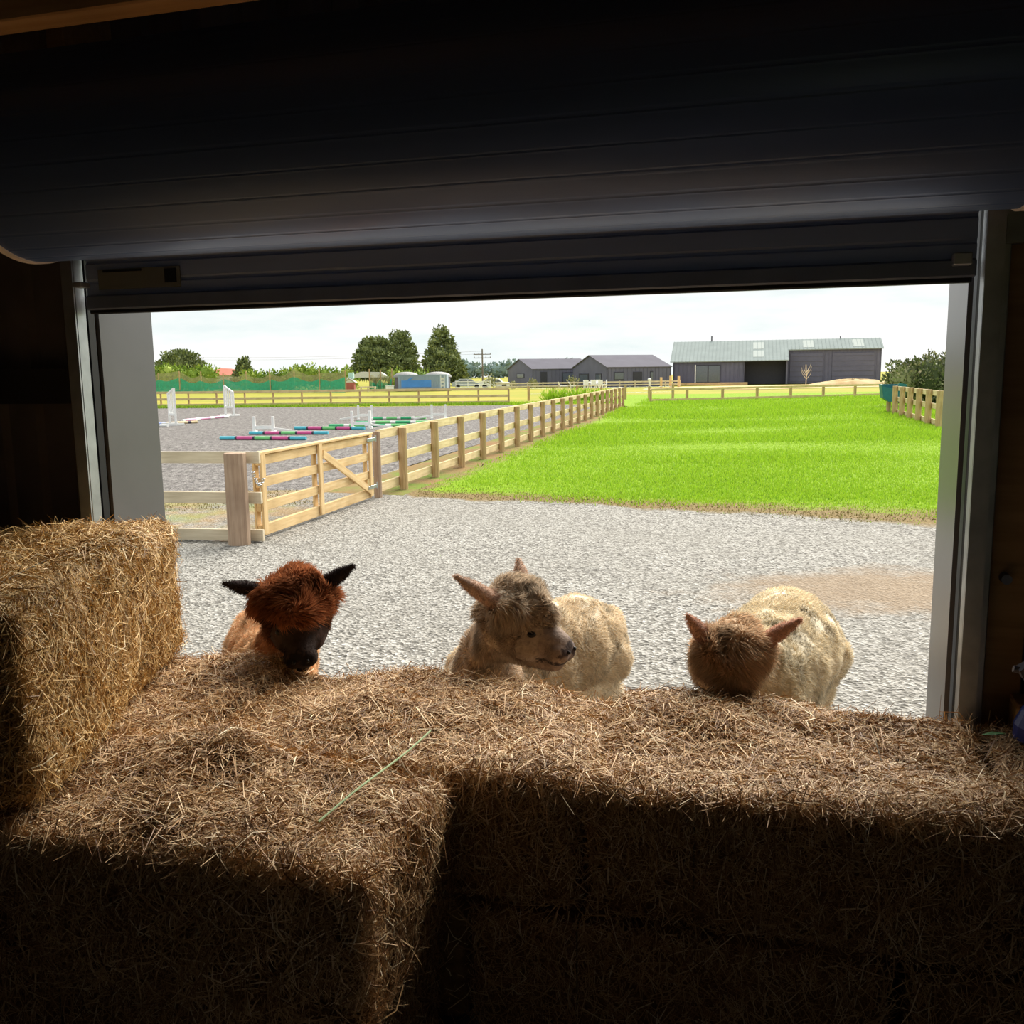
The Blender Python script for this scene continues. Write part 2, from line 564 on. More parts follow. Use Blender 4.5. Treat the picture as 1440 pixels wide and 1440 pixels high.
# hanging curtain with swages
V, F = [], []
zs = []
z = 2.15
while z < 2.60:
    zs += [(z, 0.0), (z + 0.055, 0.0), (z + 0.061, 0.007), (z + 0.069, 0.007)]
    z += 0.075
for off in (0.0, -0.006):
    for s in (-2.55, 0.57):
        for zz, dn in zs:
            V.append((s, dn + off - 0.02, zz))
m_ = len(zs)
for i in range(m_ - 1):
    F.append((i, m_ + i, m_ + i + 1, i + 1))
    F.append((2 * m_ + i + 1, 3 * m_ + i + 1, 3 * m_ + i, 2 * m_ + i))
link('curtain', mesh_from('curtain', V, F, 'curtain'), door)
box('bottom_rail', (3.12, 0.045, 0.055), (-0.99, -0.02, 2.137), 'door_edge', door, bevel=0.006)
box('weather_seal', (3.10, 0.03, 0.02), (-0.99, -0.02, 2.105), 'black', door, bevel=0.004)
lb = box('sticker', (0.36, 0.004, 0.075), (-2.31, -0.032, 2.222), 'label', door)
box('sticker_print', (0.05, 0.004, 0.05), (-2.17, -0.034, 2.224), 'black', lb).location = (0.14, -0.003, 0.004)
box('sticker_print', (0.17, 0.004, 0.008), (0, 0, 0), 'black', lb).location = (-0.07, -0.003, 0.03)
# guide channels
for s, sg in ((S_L - 0.008, 1), (S_R + 0.006, -1)):
    g = box('guide_channel', (0.006, 0.05, 2.42), (s, -0.05, 1.21), 'galv', door, bevel=0.001)
    q = box('channel_flange', (0.05, 0.006, 2.42), (-0.022 * sg, -0.032, 0), 'galv', g)
    q = box('channel_back', (0.006, 0.10, 2.42), (-0.04 * sg, 0.02, 0), 'galv', g)
    q = box('slot_shade', (0.03, 0.035, 2.42), (-0.014 * sg, 0.055, 0), 'black', g)  # solid black strip standing for the shade in the open slot
for s in (-2.60, 0.665):
    b_ = box('drum_bracket', (0.012, 0.46, 0.09), (s, -0.2, 2.584), 'galv', door, bevel=0.002)
    box('bracket_upright', (0.05, 0.03, 0.6), (s, -0.03, 2.50), 'galv', door, bevel=0.003)
link('axle', tube_mesh([(-2.66, RC_N, RC_Z), (0.72, RC_N, RC_Z)], 0.02, 'galv', 10), door)
box('stop_block', (0.05, 0.04, 0.035), (0.525, -0.06, 2.16), 'galv', door, bevel=0.003)
box('stop_block', (0.04, 0.05, 0.02), (-2.53, -0.08, 2.20), 'galv', door, bevel=0.003)
tube('lock_bolt', [(0, 0.03, 0), (0, -0.02, 0)], 0.016, 'door_edge', door, 10, (S_R + 0.13, -0.0, 1.20))
tube('hanging_bolt', [(0, 0, 0), (0, -0.02, 0)], 0.02, 'galv', door, 10, (S_R + 0.055, -0.042, 2.30))

# ================================================================== ground
def gravel_nodes(x, v, warm=0.0, dark=1.0):
    vo = x.n('TexVoronoi', Vector=v, Scale=46.0)
    hs = x.n('SeparateColor', Color=vo.outputs['Color']).outputs[0]
    c = x.ramp(hs, [(0.0, (0.09 * dark, 0.085 * dark, 0.075 * dark)), (0.25, (0.28 * dark, 0.265 * dark, 0.235 * dark)),
                    (0.6, (0.47 * dark, 0.45 * dark, 0.41 * dark)), (1.0, (0.68 * dark, 0.66 * dark, 0.62 * dark))])
    vo2 = x.n('TexVoronoi', Vector=v, Scale=15.0)
    h2 = x.n('SeparateColor', Color=vo2.outputs['Color']).outputs[1]
    c = x.mix(x.ramp(h2, [(0.72, 0.0), (1.0, 0.45)]), c, (0.12 * dark, 0.11 * dark, 0.10 * dark))
    big = x.noise(v, 0.55, 5, 0.6)
    c = x.mix(x.ramp(big, [(0.42, 0.0), (0.75, 0.45)]), c, (0.36 * dark, 0.34 * dark, 0.30 * dark))
    return c, vo.outputs['Distance'], big


def zone(name, poly, z, mat, res=None):
    me = mesh_from(name, [(px, py, 0) for px, py in poly], [tuple(range(len(poly)))], mat)
    bm = bmesh.new(); bm.from_mesh(me)
    for f in bm.faces:
        if f.normal.z < 0:
            f.normal_flip()
    bmesh.ops.triangulate(bm, faces=bm.faces)
    bm.to_mesh(me); bm.free()
    return struct(link(name, me, None, (0, 0, z)))


# fields far and wide
x = NT('field_grass')
v = x.coords()
f1 = x.noise(v, 0.12, 4)
f2 = x.noise(v, 3.0, 5, 0.7)
c = x.ramp(f1, [(0.35, (0.42, 0.34, 0.07)), (0.6, (0.30, 0.30, 0.05)), (0.75, (0.46, 0.36, 0.12))])
c = x.mix(x.ramp(f2, [(0.3, 0.0), (0.8, 0.5)]), c, (0.18, 0.24, 0.04))
M['field'] = x.bsdf(c, 0.95, spec=0.05)
zone('ground_field', [(-260, -200), (260, -200), (300, 420), (-300, 420)], -0.05, 'field')

# gravel yard, with a muddy scrape in it
x = NT('gravel')
v = x.coords()
c, h, big = gravel_nodes(x, v, dark=0.72)
sep = x.n('SeparateXYZ', Vector=v)
# stains with shapes of their own: worn earth where the stone has gone
dx = x.n('VectorMath', {'operation': 'DISTANCE'}, i0=x.n('Mapping', Vector=v, Scale=(0.55, 1.0, 1)).outputs['Vector'], i1=(1.75, 7.6, 0)).outputs['Value']
nz = x.noise(v, 2.2, 5, 0.65)
d1 = x.n('Math', {'operation': 'MULTIPLY_ADD'}, i0=nz, i1=1.5, i2=dx).outputs[0]
d1s = x.n('Math', {'operation': 'MULTIPLY'}, i0=d1, i1=0.40).outputs[0]
dirt = x.ramp(d1s, [(0.48, 0.85), (0.70, 0.0)])
c = x.mix(dirt, c, x.mix(nz, (0.20, 0.14, 0.09), (0.36, 0.27, 0.18)))
M['gravel'] = x.bsdf(c, 0.9, spec=0.15, bump=h, bdist=0.02, bstr=0.9)
def WP(s, n):
    w_ = W(s, n); return (w_.x, w_.y)
zone('ground_gravel', [WP(-16, 3.40), WP(14, 3.40), WP(16, 11.5), (4.8, 11.2), (1.2, 13.4), (-1.6, 14.9), (-1.5, 18.5), (-14, 21), WP(-20, 8)], 0.0, 'gravel')

zone('ground_back_added', [WP(-14, -14), WP(14, -14), WP(14, -4.6), WP(-14, -4.6)], 0.0, 'gravel')  # unseen gravel, added so the back gap lets in no green bounce light

# riding arena of dark stone and sand
x = NT('arena_stone')
v = x.coords()
c, h, big = gravel_nodes(x, v, dark=0.5)
c = x.mix(0.35, c, (0.17, 0.15, 0.155))
vs = x.n('Mapping', Vector=v, Scale=(1.0, 0.35, 1)).outputs['Vector']
c = x.mix(x.ramp(x.noise(vs, 11.0, 3, 0.8), [(0.38, 0.85), (0.52, 0.0)]), c, (0.06, 0.053, 0.055))
c = x.mix(x.ramp(x.noise(vs, 7.0, 3, 0.8), [(0.5, 0.0), (0.62, 0.7)]), c, (0.33, 0.31, 0.30))
c = x.mix(x.ramp(x.noise(v, 3.0, 4, 0.8), [(0.5, 0.0), (0.68, 0.5)]), c, (0.30, 0.28, 0.265))
M['arena'] = x.bsdf(c, 0.95, spec=0.1, bump=h, bdist=0.02, bstr=0.8)
FENCE_A, FENCE_B = Vector((-1.75, 14.92, 0)), Vector((5.90, 48.75, 0))
zone('ground_arena', [(-2.95, 15.0), (4.7, 49.0), (3.6, 53.0), (-9.0, 54.2), (-24, 57.3), (-40, 60), (-28, 17), (-6, 15.0)], 0.0007, 'arena')

# verge of worn earth along the fence
x = NT('verge')
v = x.coords()
f1 = x.noise(v, 0.8, 5, 0.65)
f2 = x.noise(v, 9.0, 5, 0.75)
c = x.ramp(f1, [(0.38, (0.32, 0.19, 0.09)), (0.5, (0.28, 0.22, 0.09)), (0.62, (0.17, 0.27, 0.04))])
c = x.mix(x.ramp(f2, [(0.35, 0.55), (0.7, 0.0)]), c, (0.15, 0.11, 0.06))
M['verge'] = x.bsdf(c, 0.95, spec=0.05, bump=f2, bdist=0.03, bstr=0.7)
zone('ground_verge', [(-3.1, 14.7), (-1.3, 14.0), (0.5, 20), (6.9, 49.2), (6.0, 53.5), (3.0, 53.5), (4.5, 49.3), (-0.9, 24.0), (-2.4, 17.2)], 0.0009, 'verge')

# worn ground by the rails on the near side of the arena
x = NT('worn_gravel')
v = x.coords()
c, h, big = gravel_nodes(x, v, dark=0.65)
f1 = x.noise(v, 0.9, 5, 0.7)
f2 = x.noise(v, 14, 4, 0.7)
c = x.mix(x.ramp(f1, [(0.42, 0.0), (0.6, 0.75)]), c, x.mix(f2, (0.26, 0.16, 0.07), (0.44, 0.31, 0.15)))
c = x.mix(x.ramp(x.noise(v, 0.5, 4, 0.7), [(0.5, 0.0), (0.66, 0.7)]), c, x.mix(f2, (0.13, 0.20, 0.04), (0.32, 0.35, 0.10)))
M['worn'] = x.bsdf(c, 0.95, spec=0.1, bump=h, bdist=0.02, bstr=0.8)
zone('ground_worn', [(-3.05, 10.3), (-2.2, 14.2), (-2.95, 15.0), (-6, 15.0), (-14, 15.6), (-14, 10.9)], 0.0005, 'worn')

# the paddock lawn with its worn near edge
def edge_y(xx):
    return np.interp(xx, [-3, -1.9, 0.2, 1.3, 3.0, 4.8, 8, 14, 30], [14.6, 13.9, 13.0, 12.5, 11.5, 10.5, 9.2, 7.8, 7])


x = NT('paddock_turf')
v = x.coords()
e = x.n('Attribute', {'attribute_name': 'edge'}).outputs['Fac']
f1 = x.noise(v, 0.7, 5, 0.6)
f2 = x.noise(v, 7.0, 6, 0.75)
c = x.ramp(f2, [(0.25, (0.08, 0.16, 0.010)), (0.5, (0.20, 0.34, 0.015)), (0.75, (0.34, 0.47, 0.035))])
c = x.mix(x.ramp(f1, [(0.5, 0.0), (0.75, 0.45)]), c, (0.24, 0.36, 0.05))
f3 = x.noise(v, 1.6, 6, 0.75)
wear = x.n('Math', {'operation': 'MULTIPLY_ADD'}, i0=f3, i1=1.3, i2=e).outputs[0]
wear = x.n('Math', {'operation': 'SUBTRACT'}, i0=wear, i1=0.9).outputs[0]
earth = x.ramp(x.noise(v, 20.0, 5, 0.75), [(0.3, (0.09, 0.065, 0.035)), (0.55, (0.26, 0.19, 0.09)), (0.75, (0.38, 0.30, 0.16))])
c = x.mix(x.ramp(wear, [(0.1, 0.0), (0.45, 1.0)]), c, earth)
gc, gh, gb = gravel_nodes(x, v, dark=0.72)
e2 = x.n('Math', {'operation': 'MULTIPLY_ADD'}, i0=x.noise(v, 5.0, 5, 0.7), i1=0.30, i2=e).outputs[0]
c = x.mix(x.ramp(x.n('Math', {'operation': 'SUBTRACT'}, i0=e2, i1=0.5).outputs[0], [(0.58, 0.0), (0.70, 1.0)]), c, gc)
M['turf'] = x.bsdf(c, 0.9, spec=0.05, bump=f2, bdist=0.05, bstr=0.8)
xs_ = np.concatenate([np.arange(-3, 12, 0.3), np.arange(12, 34, 1.2)])
ys_ = np.concatenate([np.arange(0, 4, 0.25), np.arange(4, 14, 0.8), np.arange(14, 66, 3.0)])


def fence_x(yy):
    return -1.75 + (yy - 14.92) * (7.65 / 33.83)


V, F, E = [], [], []
for iy, dy in enumerate(ys_):
    for xx in xs_:
        y0 = float(edge_y(xx)) + (0.14 * math.sin(xx * 2.3) + 0.09 * math.sin(xx * 5.9 + 1) + 0.05 * math.sin(xx * 13)) * max(0, 1 - dy / 2)
        yy = y0 + dy
        x2 = max(xx, min(fence_x(yy), 5.9) + 0.25)
        # wear: strong at the near edge (wider to the right), light along the fence
        band = 0.9 + 1.2 * max(0.0, min(1.0, (x2 - 1.0) / 4.0))
        w_ = max(0.0, 1.0 - dy / (1.0 + band)) * 1.15
        w_ = max(w_, 0.85 * max(0.0, 1.0 - (x2 - fence_x(yy)) / 1.1) if yy < 50 else 0)
        V.append((x2, yy, 0.0)); E.append(w_)
nx = len(xs_)
for iy in range(len(ys_) - 1):
    for ix in range(nx - 1):
        a = iy * nx + ix
        F.append((a, a + 1, a + nx + 1, a + nx))
me = mesh_from('ground_paddock', V, F, 'turf')
at = me.attributes.new('edge', 'FLOAT', 'POINT')
at.data.foreach_set('value', E)
struct(link('ground_paddock', me, None, (0, 0, 0.0012)))

# ================================================================== fences and gate
def half_round(name, rad, h, parent, loc, mat='post', rz=0.0, seg=10):
    key = ('p', rad, h, mat, seg)
    if key not in _cache:
        # local X runs up the post so that the grain follows it
        me = tube_mesh([(-h / 2, 0, 0), (h / 2 - 0.008, 0, 0), (h / 2, 0, 0)], [rad, rad * 0.98, rad * 0.93], mat, seg)
        _cache[key] = me
    lx, ly, lz = loc
    return link(name, _cache[key], parent, (lx, ly, lz + h / 2), (0, -math.pi / 2, rz))


def rail_fence(label, A, B, nposts, height, rails, mat_post, mat_rail, side, prad=0.062, rail_h=0.14, rail_t=0.04, group=None,
               name='post_and_rail_fence', extend=0.0):
    """posts from A to B; rails fixed to one side of them, one board per two bays"""
    A, B = Vector(A), Vector(B)
    root = thing(name, label, 'fence', A, 0.0, group)
    d = B - A
    L = d.length
    u = d.normalized()
    nrm = Vector((-u.y, u.x, 0)) * side
    for i in range(nposts):
        p = u * (L * i / (nposts - 1))
        hh = height
        half_round('post', prad, hh, root, (p.x, p.y, 0), mat_post, 0.0)
    step = L / (nposts - 1)
    for z in rails:
        i = 0
        while i < nposts - 1:
            j = min(i + 2, nposts - 1)
            off = nrm * (prad + rail_t / 2 - 0.01)
            a = u * (step * i - (extend if i == 0 else 0)) + off + Vector((0, 0, z))
            b = u * (step * j - 0.004) + off + Vector((0, 0, z))
            bar('rail', a, b, rail_t, rail_h, mat_rail, root)
            i = j
    return root


rail_fence('long round-post and three-rail timber fence running from gate along riding arena', FENCE_A, FENCE_B, 21, 1.0,
           (0.95, 0.54, 0.14), 'post', 'pine_rail', 1, prad=0.072, extend=0.95)
rail_fence('yellow timber rail fence across far end of riding arena', (-25.0, 57.6, 0), (-0.1, 54.6, 0), 15, 0.92,
           (0.92, 0.52, 0.16), 'post', 'far_rail', -1, prad=0.06, rail_h=0.14)
rail_fence('timber rail fence across far side of green paddock below long shed', (8.3, 55.2, 0), (24.6, 61.0, 0), 8, 0.72,
           (0.74, 0.12), 'post', 'far_rail', -1, prad=0.09, rail_h=0.13)
rail_fence('short thick-post timber fence beside flowering hedge and green trough', (15.25, 36.9, 0), (13.2, 28.6, 0), 6, 1.12,
           (1.02, 0.60, 0.10), 'post', 'pine_rail', 1, prad=0.10, rail_h=0.17)
wp = thing('wire_fence', 'row of short brown posts and thin wires behind dark grassy bank', 'fence', (1.2, 61.0, 0))
for i in range(7):
    half_round('post', 0.09, 0.95 if i % 2 == 0 else 0.85, wp, (i * 1.6, i * 0.15, 0), 'post')
for z in (0.45, 0.8):
    tube('wire', [(0, -0.09, z), (9.6, 0.81, z)], 0.008, 'galv', wp, 5)
rail_fence('low pale rail fence in front of dark gabled houses', (-1.6, 105.0, 0), (19.6, 107.5, 0), 13, 0.75, (0.62, 0.28), 'pale_rail', 'pale_rail', -1,
           prad=0.05, rail_h=0.16)
ts = [(16.9, 104.5), (18.0, 104.8), (19.0, 105.2)]
for (px, py), h in zip(ts, (1.15, 1.3, 1.25)):
    o = half_round('gate_post', 0.14, h, None, (px, py, -0.05), 'pine')
    tag(o, 'tall raw timber post standing by the corner of the long shed', 'post', 'raw posts by the long shed')

# big strainer post with three pale rails running left from it
st = thing('strainer_fence', 'thick weathered strainer post with three pale rails beside gate', 'fence', (-3.04, 10.15, 0))
half_round('strainer_post', 0.125, 1.02, st, (0, 0, 0), 'strainer', 0, 12)
half_round('post', 0.10, 1.0, st, (-3.4, 0.62, 0), 'strainer')
for z in (0.955, 0.50, 0.075):
    bar('rail', (0.24, 0.12, z), (-4.6, 0.98, z), 0.045, 0.13, 'pale_rail', st)

# gate
GA, GB = Vector((-2.88, 10.42, 0)), Vector((-2.10, 13.78, 0))
gd = (GB - GA)
gL = gd.length
gate = thing('farm_gate', 'pine four-rail farm gate with diagonal brace beside weathered strainer post', 'gate', GA, math.atan2(gd.y, gd.x))
for xx, nm in ((0.05, 'stile'), (gL * 0.46, 'stile'), (gL - 0.12, 'stile')):
    for yy in (-0.045, 0.045):
        o = box(nm, (0.92, 0.028, 0.10), (xx, yy, 0.52), 'pine', gate, (0, math.pi / 2, 0), 0.003)
for z in (0.905, 0.65, 0.375, 0.10):
    bar('rail', (0, 0, z), (gL - 0.06, 0, z), 0.05, 0.11 if z > 0.2 else 0.13, 'pine', gate)
bar('cap_rail', (-0.04, 0, 0.985), (gL - 0.02, 0, 0.985), 0.12, 0.03, 'pine', gate)
for yy in (-0.052, ):
    bar('brace', (gL * 0.48, yy, 0.84), (gL - 0.16, yy, 0.14), 0.03, 0.10, 'pine', gate)
for z in (0.2, 0.9):
    h_ = box('hinge', (0.34, 0.012, 0.05), (gL - 0.12, -0.068, z), 'galv', gate, bevel=0.003)
    tube('hinge_pin', [(0.17, 0, -0.04), (0.17, 0, 0.05)], 0.014, 'galv', h_, 8)
# the chain: links from gate stile to strainer post
for i in range(11):
    t_ = i / 10
    px = 0.02 - 0.24 * t_
    pz = 0.70 + 0.10 * t_ - 0.10 * math.sin(math.pi * t_)
    V = []
    ring = [(0.026 * math.cos(a_), 0.014 * math.sin(a_), 0) for a_ in np.linspace(0, 2 * math.pi, 13)]
    if 'chain' not in _cache:
        _cache['chain'] = tube_mesh(ring, 0.0045, 'galv', 6, False)
    link('chain_link', _cache['chain'], gate, (px, -0.07, pz), (math.pi / 2 * (i % 2), 0.5 * (0.5 - t_), 0))
# hinge post of the gate
hp = half_round('gate_post', 0.06, 1.0, None, (-2.03, 13.95, 0), 'strainer')
tag(hp, 'slim dark post that carries the gate hinges', 'post')

# ================================================================== jumps on the arena
def jump_wing(label, loc, rz, tall=1.45, low=1.25, w=0.85, flip=1, group=None):
    r_ = thing('jump_wing', label, 'jump wing', loc, rz, group)
    box('upright', (0.10, 0.07, tall), (0, 0, tall / 2), 'white', r_, bevel=0.004)
    box('upright', (0.10, 0.07, low), (flip * w, 0, low / 2), 'white', r_, bevel=0.004)
    for i in range(1, 4):
        h = tall + (low - tall) * i / 4
        box('slat', (0.07, 0.03, h - 0.42), (flip * w * i / 4, 0, 0.42 + (h - 0.42) / 2 - 0.03), 'white', r_)
    bar('top_bar', (0, 0, tall - 0.03), (flip * w, 0, low - 0.03), 0.06, 0.07, 'white', r_)
    bar('bottom_bar', (0, 0, 0.42), (flip * w, 0, 0.42), 0.06, 0.09, 'white', r_)
    for xx in (0, flip * w):
        box('foot', (0.09, 0.62, 0.09), (xx, 0, 0.045), 'white', r_, bevel=0.004)
    return r_


jump_wing('tall white slatted jump wing standing over the lilac and white pole', (-12.95, 35.9, 0.001), R(125), flip=1)
jump_wing('tall white slatted jump wing at the end of the pink and white pole', (-13.55, 44.2, 0.001), R(-35), 1.45, 1.15, 0.6, flip=1)


def ground_pole(label, A, B, bands, rad=0.055, z=0.001):
    """a striped jump pole lying on the arena; bands: list of (material, length share)"""
    A, B = Vector((A[0], A[1], 0)), Vector((B[0], B[1], 0))
    d = B - A
    root = thing('jump_pole', label, 'jump pole', (A.x, A.y, z), math.atan2(d.y, d.x))
    tot = sum(b[1] for b in bands)
    p = 0.0
    for m_, sh in bands:
        q = p + d.length * sh / tot
        link('band', tube_mesh([(p, 0, rad), (q, 0, rad)], rad, m_, 10), root)
        p = q
    return root


bpg = [('pole_blue', 1), ('pole_dark', 0.14), ('pole_pink', 1.05), ('pole_dark', 0.14), ('pole_green', 1), ('pole_dark', 0.14),
       ('pole_pink', 1.05), ('pole_dark', 0.14), ('pole_blue', 1)]
ground_pole('blue, pink and green striped pole lying nearest the pine gate', (-8.60, 27.4), (-5.92, 26.75), bpg)
ground_pole('blue, pink and green striped pole lying against the small white stand', (-8.35, 29.6), (-5.75, 29.15), bpg)
ground_pole('blue, pink and green striped pole with its end under the green and white poles', (-7.50, 32.2), (-4.95, 31.4), bpg)
gw = [('pole_deep_green', 1), ('white', 0.35), ('pole_green', 1), ('white', 0.35), ('pole_deep_green', 1), ('white', 0.35), ('pole_green', 1)]
ground_pole('green and white pole lying lowest in front of two pole stands', (-6.55, 33.4), (-3.7, 33.0), gw)
ground_pole('green and white pole lying in the middle of three green ones', (-5.9, 35.4), (-3.0, 34.9), gw)
ground_pole('green and white pole lying farthest towards the arena end', (-5.75, 38.6), (-3.5, 38.3), gw)
ground_pole('pink and white pole lying between the two tall white wings', (-13.75, 38.9), (-12.95, 42.6),
            [('white', 0.2), ('pole_pale_pink', 1), ('white', 0.4), ('pole_pale_pink', 1), ('white', 0.4), ('pole_pale_pink', 1), ('white', 0.5)])
ground_pole('yellowish pole with a dark tip lying behind the first white wing', (-13.9, 36.5), (-12.7, 37.6),
            [('pole_lilac', 0.4), ('pole_yellow', 1), ('pole_dark', 0.15), ('pole_yellow', 0.3)])
ground_pole('lilac and white pole lying at the foot of the first white wing', (-15.4, 36.2), (-12.9, 34.9),
            [('white', 0.6), ('pole_lilac', 0.5), ('white', 0.6), ('pole_lilac', 0.5), ('pole_dark', 0.2), ('white', 0.4)])


def pole_stand(label, loc, rz, w=0.62, h=0.55):
    root = thing('pole_stand', label, 'pole stand', loc, rz)
    for xx in (-w / 2, w / 2):
        box('upright', (0.09, 0.09, h), (xx, 0, h / 2), 'white', root, bevel=0.004)
        box('foot', (0.09, 0.5, 0.08), (xx, 0, 0.04), 'white', root, bevel=0.004)
    box('crossbar', (w, 0.05, 0.10), (0, 0, 0.20), 'white', root)
    bar('stay', (w / 2, 0.0, 0.16), (w / 2 + 0.75, 0.1, 0.05), 0.05, 0.07, 'white', root)
    return root


pole_stand('small white pole stand with two stubby uprights behind striped poles', (-8.05, 30.2, 0.001), R(0), 0.62, 0.55)
pole_stand('white pole stand with thick feet in front of the green poles', (-5.15, 31.9, 0.001), R(-4), 0.62, 0.62)
pole_stand('white pole stand with sloping stay behind the green poles', (-6.0, 38.3, 0.001), R(-170), 0.55, 0.6)
pole_stand('white pole stand by the arena fence at ends of green poles', (-2.95, 38.0, 0.001), R(-172), 0.55, 0.6)

# ================================================================== foliage
def leaf_cloud(name, blobs, count, size, mat, parent, seed, up=0.3, aspect=0.55, shell=0.35):
    """blobs: (cx,cy,cz,rx,ry,rz). Leaves through the outer shell of every blob, as one mesh"""
    g = np.random.default_rng(seed)
    B = np.array(blobs, float)
    area = (B[:, 3] * B[:, 5] + B[:, 3] * B[:, 4] + B[:, 4] * B[:, 5])
    idx = g.choice(len(B), count, p=area / area.sum())
    d = g.normal(size=(count, 3))
    d /= np.linalg.norm(d, axis=1)[:, None]
    lump = 1 + 0.10 * np.sin(d[:, 0] * 9 + idx) + 0.10 * np.sin(d[:, 2] * 11 + idx * 2) + 0.08 * np.sin(d[:, 1] * 13)
    r = (1 - shell * g.random(count) ** 2) * lump
    P = B[idx, :3] + d * B[idx, 3:] * r[:, None]
    t = d * 0.7 + g.normal(size=(count, 3)) * 0.6 + np.array([0, 0, up])
    t /= np.linalg.norm(t, axis=1)[:, None]
    q = np.cross(t, g.normal(size=(count, 3)))
    q /= np.linalg.norm(q, axis=1)[:, None] + 1e-9
    L = size * g.uniform(0.6, 1.4, count)[:, None]
    V = np.stack([P, P + t * L * 0.5 + q * L * aspect * 0.5, P + t * L, P + t * L * 0.5 - q * L * aspect * 0.5], 1).reshape(-1, 3)
    V[:, 2] = np.maximum(V[:, 2], 0.01)
    F = np.arange(count * 4)
    o = link(name, mesh_np(name, V, F, 4, mat), parent)
    o['kind'] = 'stuff'
    return o


def core(name, blobs, mat, parent, k=0.78):
    V, F = [], []
    for (cx, cy, cz, rx, ry, rz) in blobs:
        bm = bmesh.new()
        bmesh.ops.create_icosphere(bm, subdivisions=2, radius=1)
        b0 = len(V)
        bm.verts.ensure_lookup_table()
        for v_ in bm.verts:
            V.append((cx + v_.co.x * rx * k, cy + v_.co.y * ry * k, max(0.02, cz + v_.co.z * rz * k)))
        for f_ in bm.faces:
            F.append(tuple(b0 + v_.index for v_ in f_.verts))
        bm.free()
    return link(name, mesh_from(name, V, F, mat), parent)


def tree(name, label, loc, blobs, count, size, mat, seed, trunk_h, trunk_r, cat='tree', group=None, core_mat=None):
    r_ = thing(name, label, cat, loc, 0, group)
    tube('trunk', [(0, 0, 0), (0.1, 0, trunk_h * 0.6), (0, 0, trunk_h)], [trunk_r, trunk_r * 0.8, trunk_r * 0.5], 'bark', r_, 9)
    core('inner_foliage', blobs, mat, r_)
    leaf_cloud('foliage', blobs, count, size, mat, r_, seed)
    return r_


def conifer_blobs(w, h, seed, base=1.0, tiers=6, lean=0.0, point=0.55):
    g = np.random.default_rng(seed)
    out = []
    for i in range(tiers):
        f = i / (tiers - 1)
        zz = base + (h - base) * (0.10 + 0.80 * f)
        ww = w * (1 - point * f ** 1.4)
        nb = max(2, int(6 * (1 - f)) + 1)
        for k_ in range(nb):
            a_ = 2 * math.pi * k_ / nb + g.uniform(0, 1)
            rr = ww * 0.45
            out.append((lean * f + math.cos(a_) * ww * 0.55, math.sin(a_) * ww * 0.5, zz + g.uniform(-0.25, 0.25),
                        rr * g.uniform(0.8, 1.2), rr, (h - base) / tiers * g.uniform(0.6, 0.95)))
    out.append((lean, 0, h - (h - base) * 0.1, w * (1 - point) * 0.55, w * (1 - point) * 0.5, (h - base) * 0.10))
    return out


tree('macrocarpa_tree', 'broad dark macrocarpa tree leaning over green tank hedge', (-21.7, 150, 0), conifer_blobs(4.2, 7.6, 1, 1.6, 6, 0.3, 0.5), 9000, 0.55, 'conifer', 1, 3.5, 0.4)
tree('macrocarpa_tree', 'round-topped brownish macrocarpa standing between two darker conifers', (-18.0, 155, 0), conifer_blobs(3.4, 8.6, 2, 1.0, 7, 0, 0.55), 8000, 0.55, 'conifer', 2, 4, 0.4)
tree('macrocarpa_tree', 'tall cone-shaped macrocarpa standing behind shipping container by power pole', (-10.4, 145, 0), conifer_blobs(3.6, 8.7, 3, 0.5, 8, -0.1, 0.66), 9500, 0.5, 'conifer', 3, 4, 0.4)
tree('broad_tree', 'wide domed olive-green tree behind lime hedge', (-49.3, 140, 0),
     [(0, 0, 3.6, 3.0, 2.5, 2.0), (-1.6, 0, 3.2, 2.0, 2, 1.3), (1.7, 0, 3.1, 2.0, 2, 1.2), (0.2, 0, 4.6, 1.8, 1.6, 1.2)], 4500, 0.45, 'conifer', 5, 2.5, 0.3)
tree('small_conifer', 'small spiky conifer beside red roof', (-39.8, 140, 0), conifer_blobs(1.5, 4.2, 6, 1.2, 4, 0, 0.5), 1800, 0.5, 'conifer', 6, 2, 0.15)


def hedge(name, label, loc, blobs, count, size, mat, seed):
    r_ = thing(name, label, 'hedge', loc)
    core('inner_foliage', blobs, mat, r_, 0.85)
    leaf_cloud('foliage', blobs, count, size, mat, r_, seed)
    for b in blobs[::2]:
        tube('stem', [(b[0], b[1], 0), (b[0] + 0.1, b[1], b[2])], 0.06, 'bark', r_, 6)
    return r_


g_ = np.random.default_rng(5)
hedge('lime_hedge', 'bright lime-green hedge below domed tree behind netting', (-46, 121, 0),
      [(i * 1.7, 0, 1.7 + 0.25 * math.sin(i * 1.7), 1.5, 1.2, 1.6) for i in range(-3, 5)], 3500, 0.4, 'lime_hedge', 8)
hedge('lime_hedge', 'long lime-green hedge between small conifer and macrocarpas', (-29, 121, 0),
      [(i * 1.6, 0, 1.3 + 0.3 * math.sin(i * 1.1) + (0.2 if i > 0 else 0), 1.3, 1.1, 1.35) for i in range(-3, 6)], 3500, 0.4, 'lime_hedge', 9)
hedge('lime_bush', 'lime-green bush squeezed between water tanks and macrocarpas', (-13.6, 112, 0),
      [(0, 0, 1.2, 1.2, 1.0, 1.3), (1.4, 0.3, 1.1, 1.2, 1.0, 1.1), (3.0, 0.3, 1.1, 1.2, 1.0, 1.1)], 1200, 0.35, 'lime_hedge', 10)
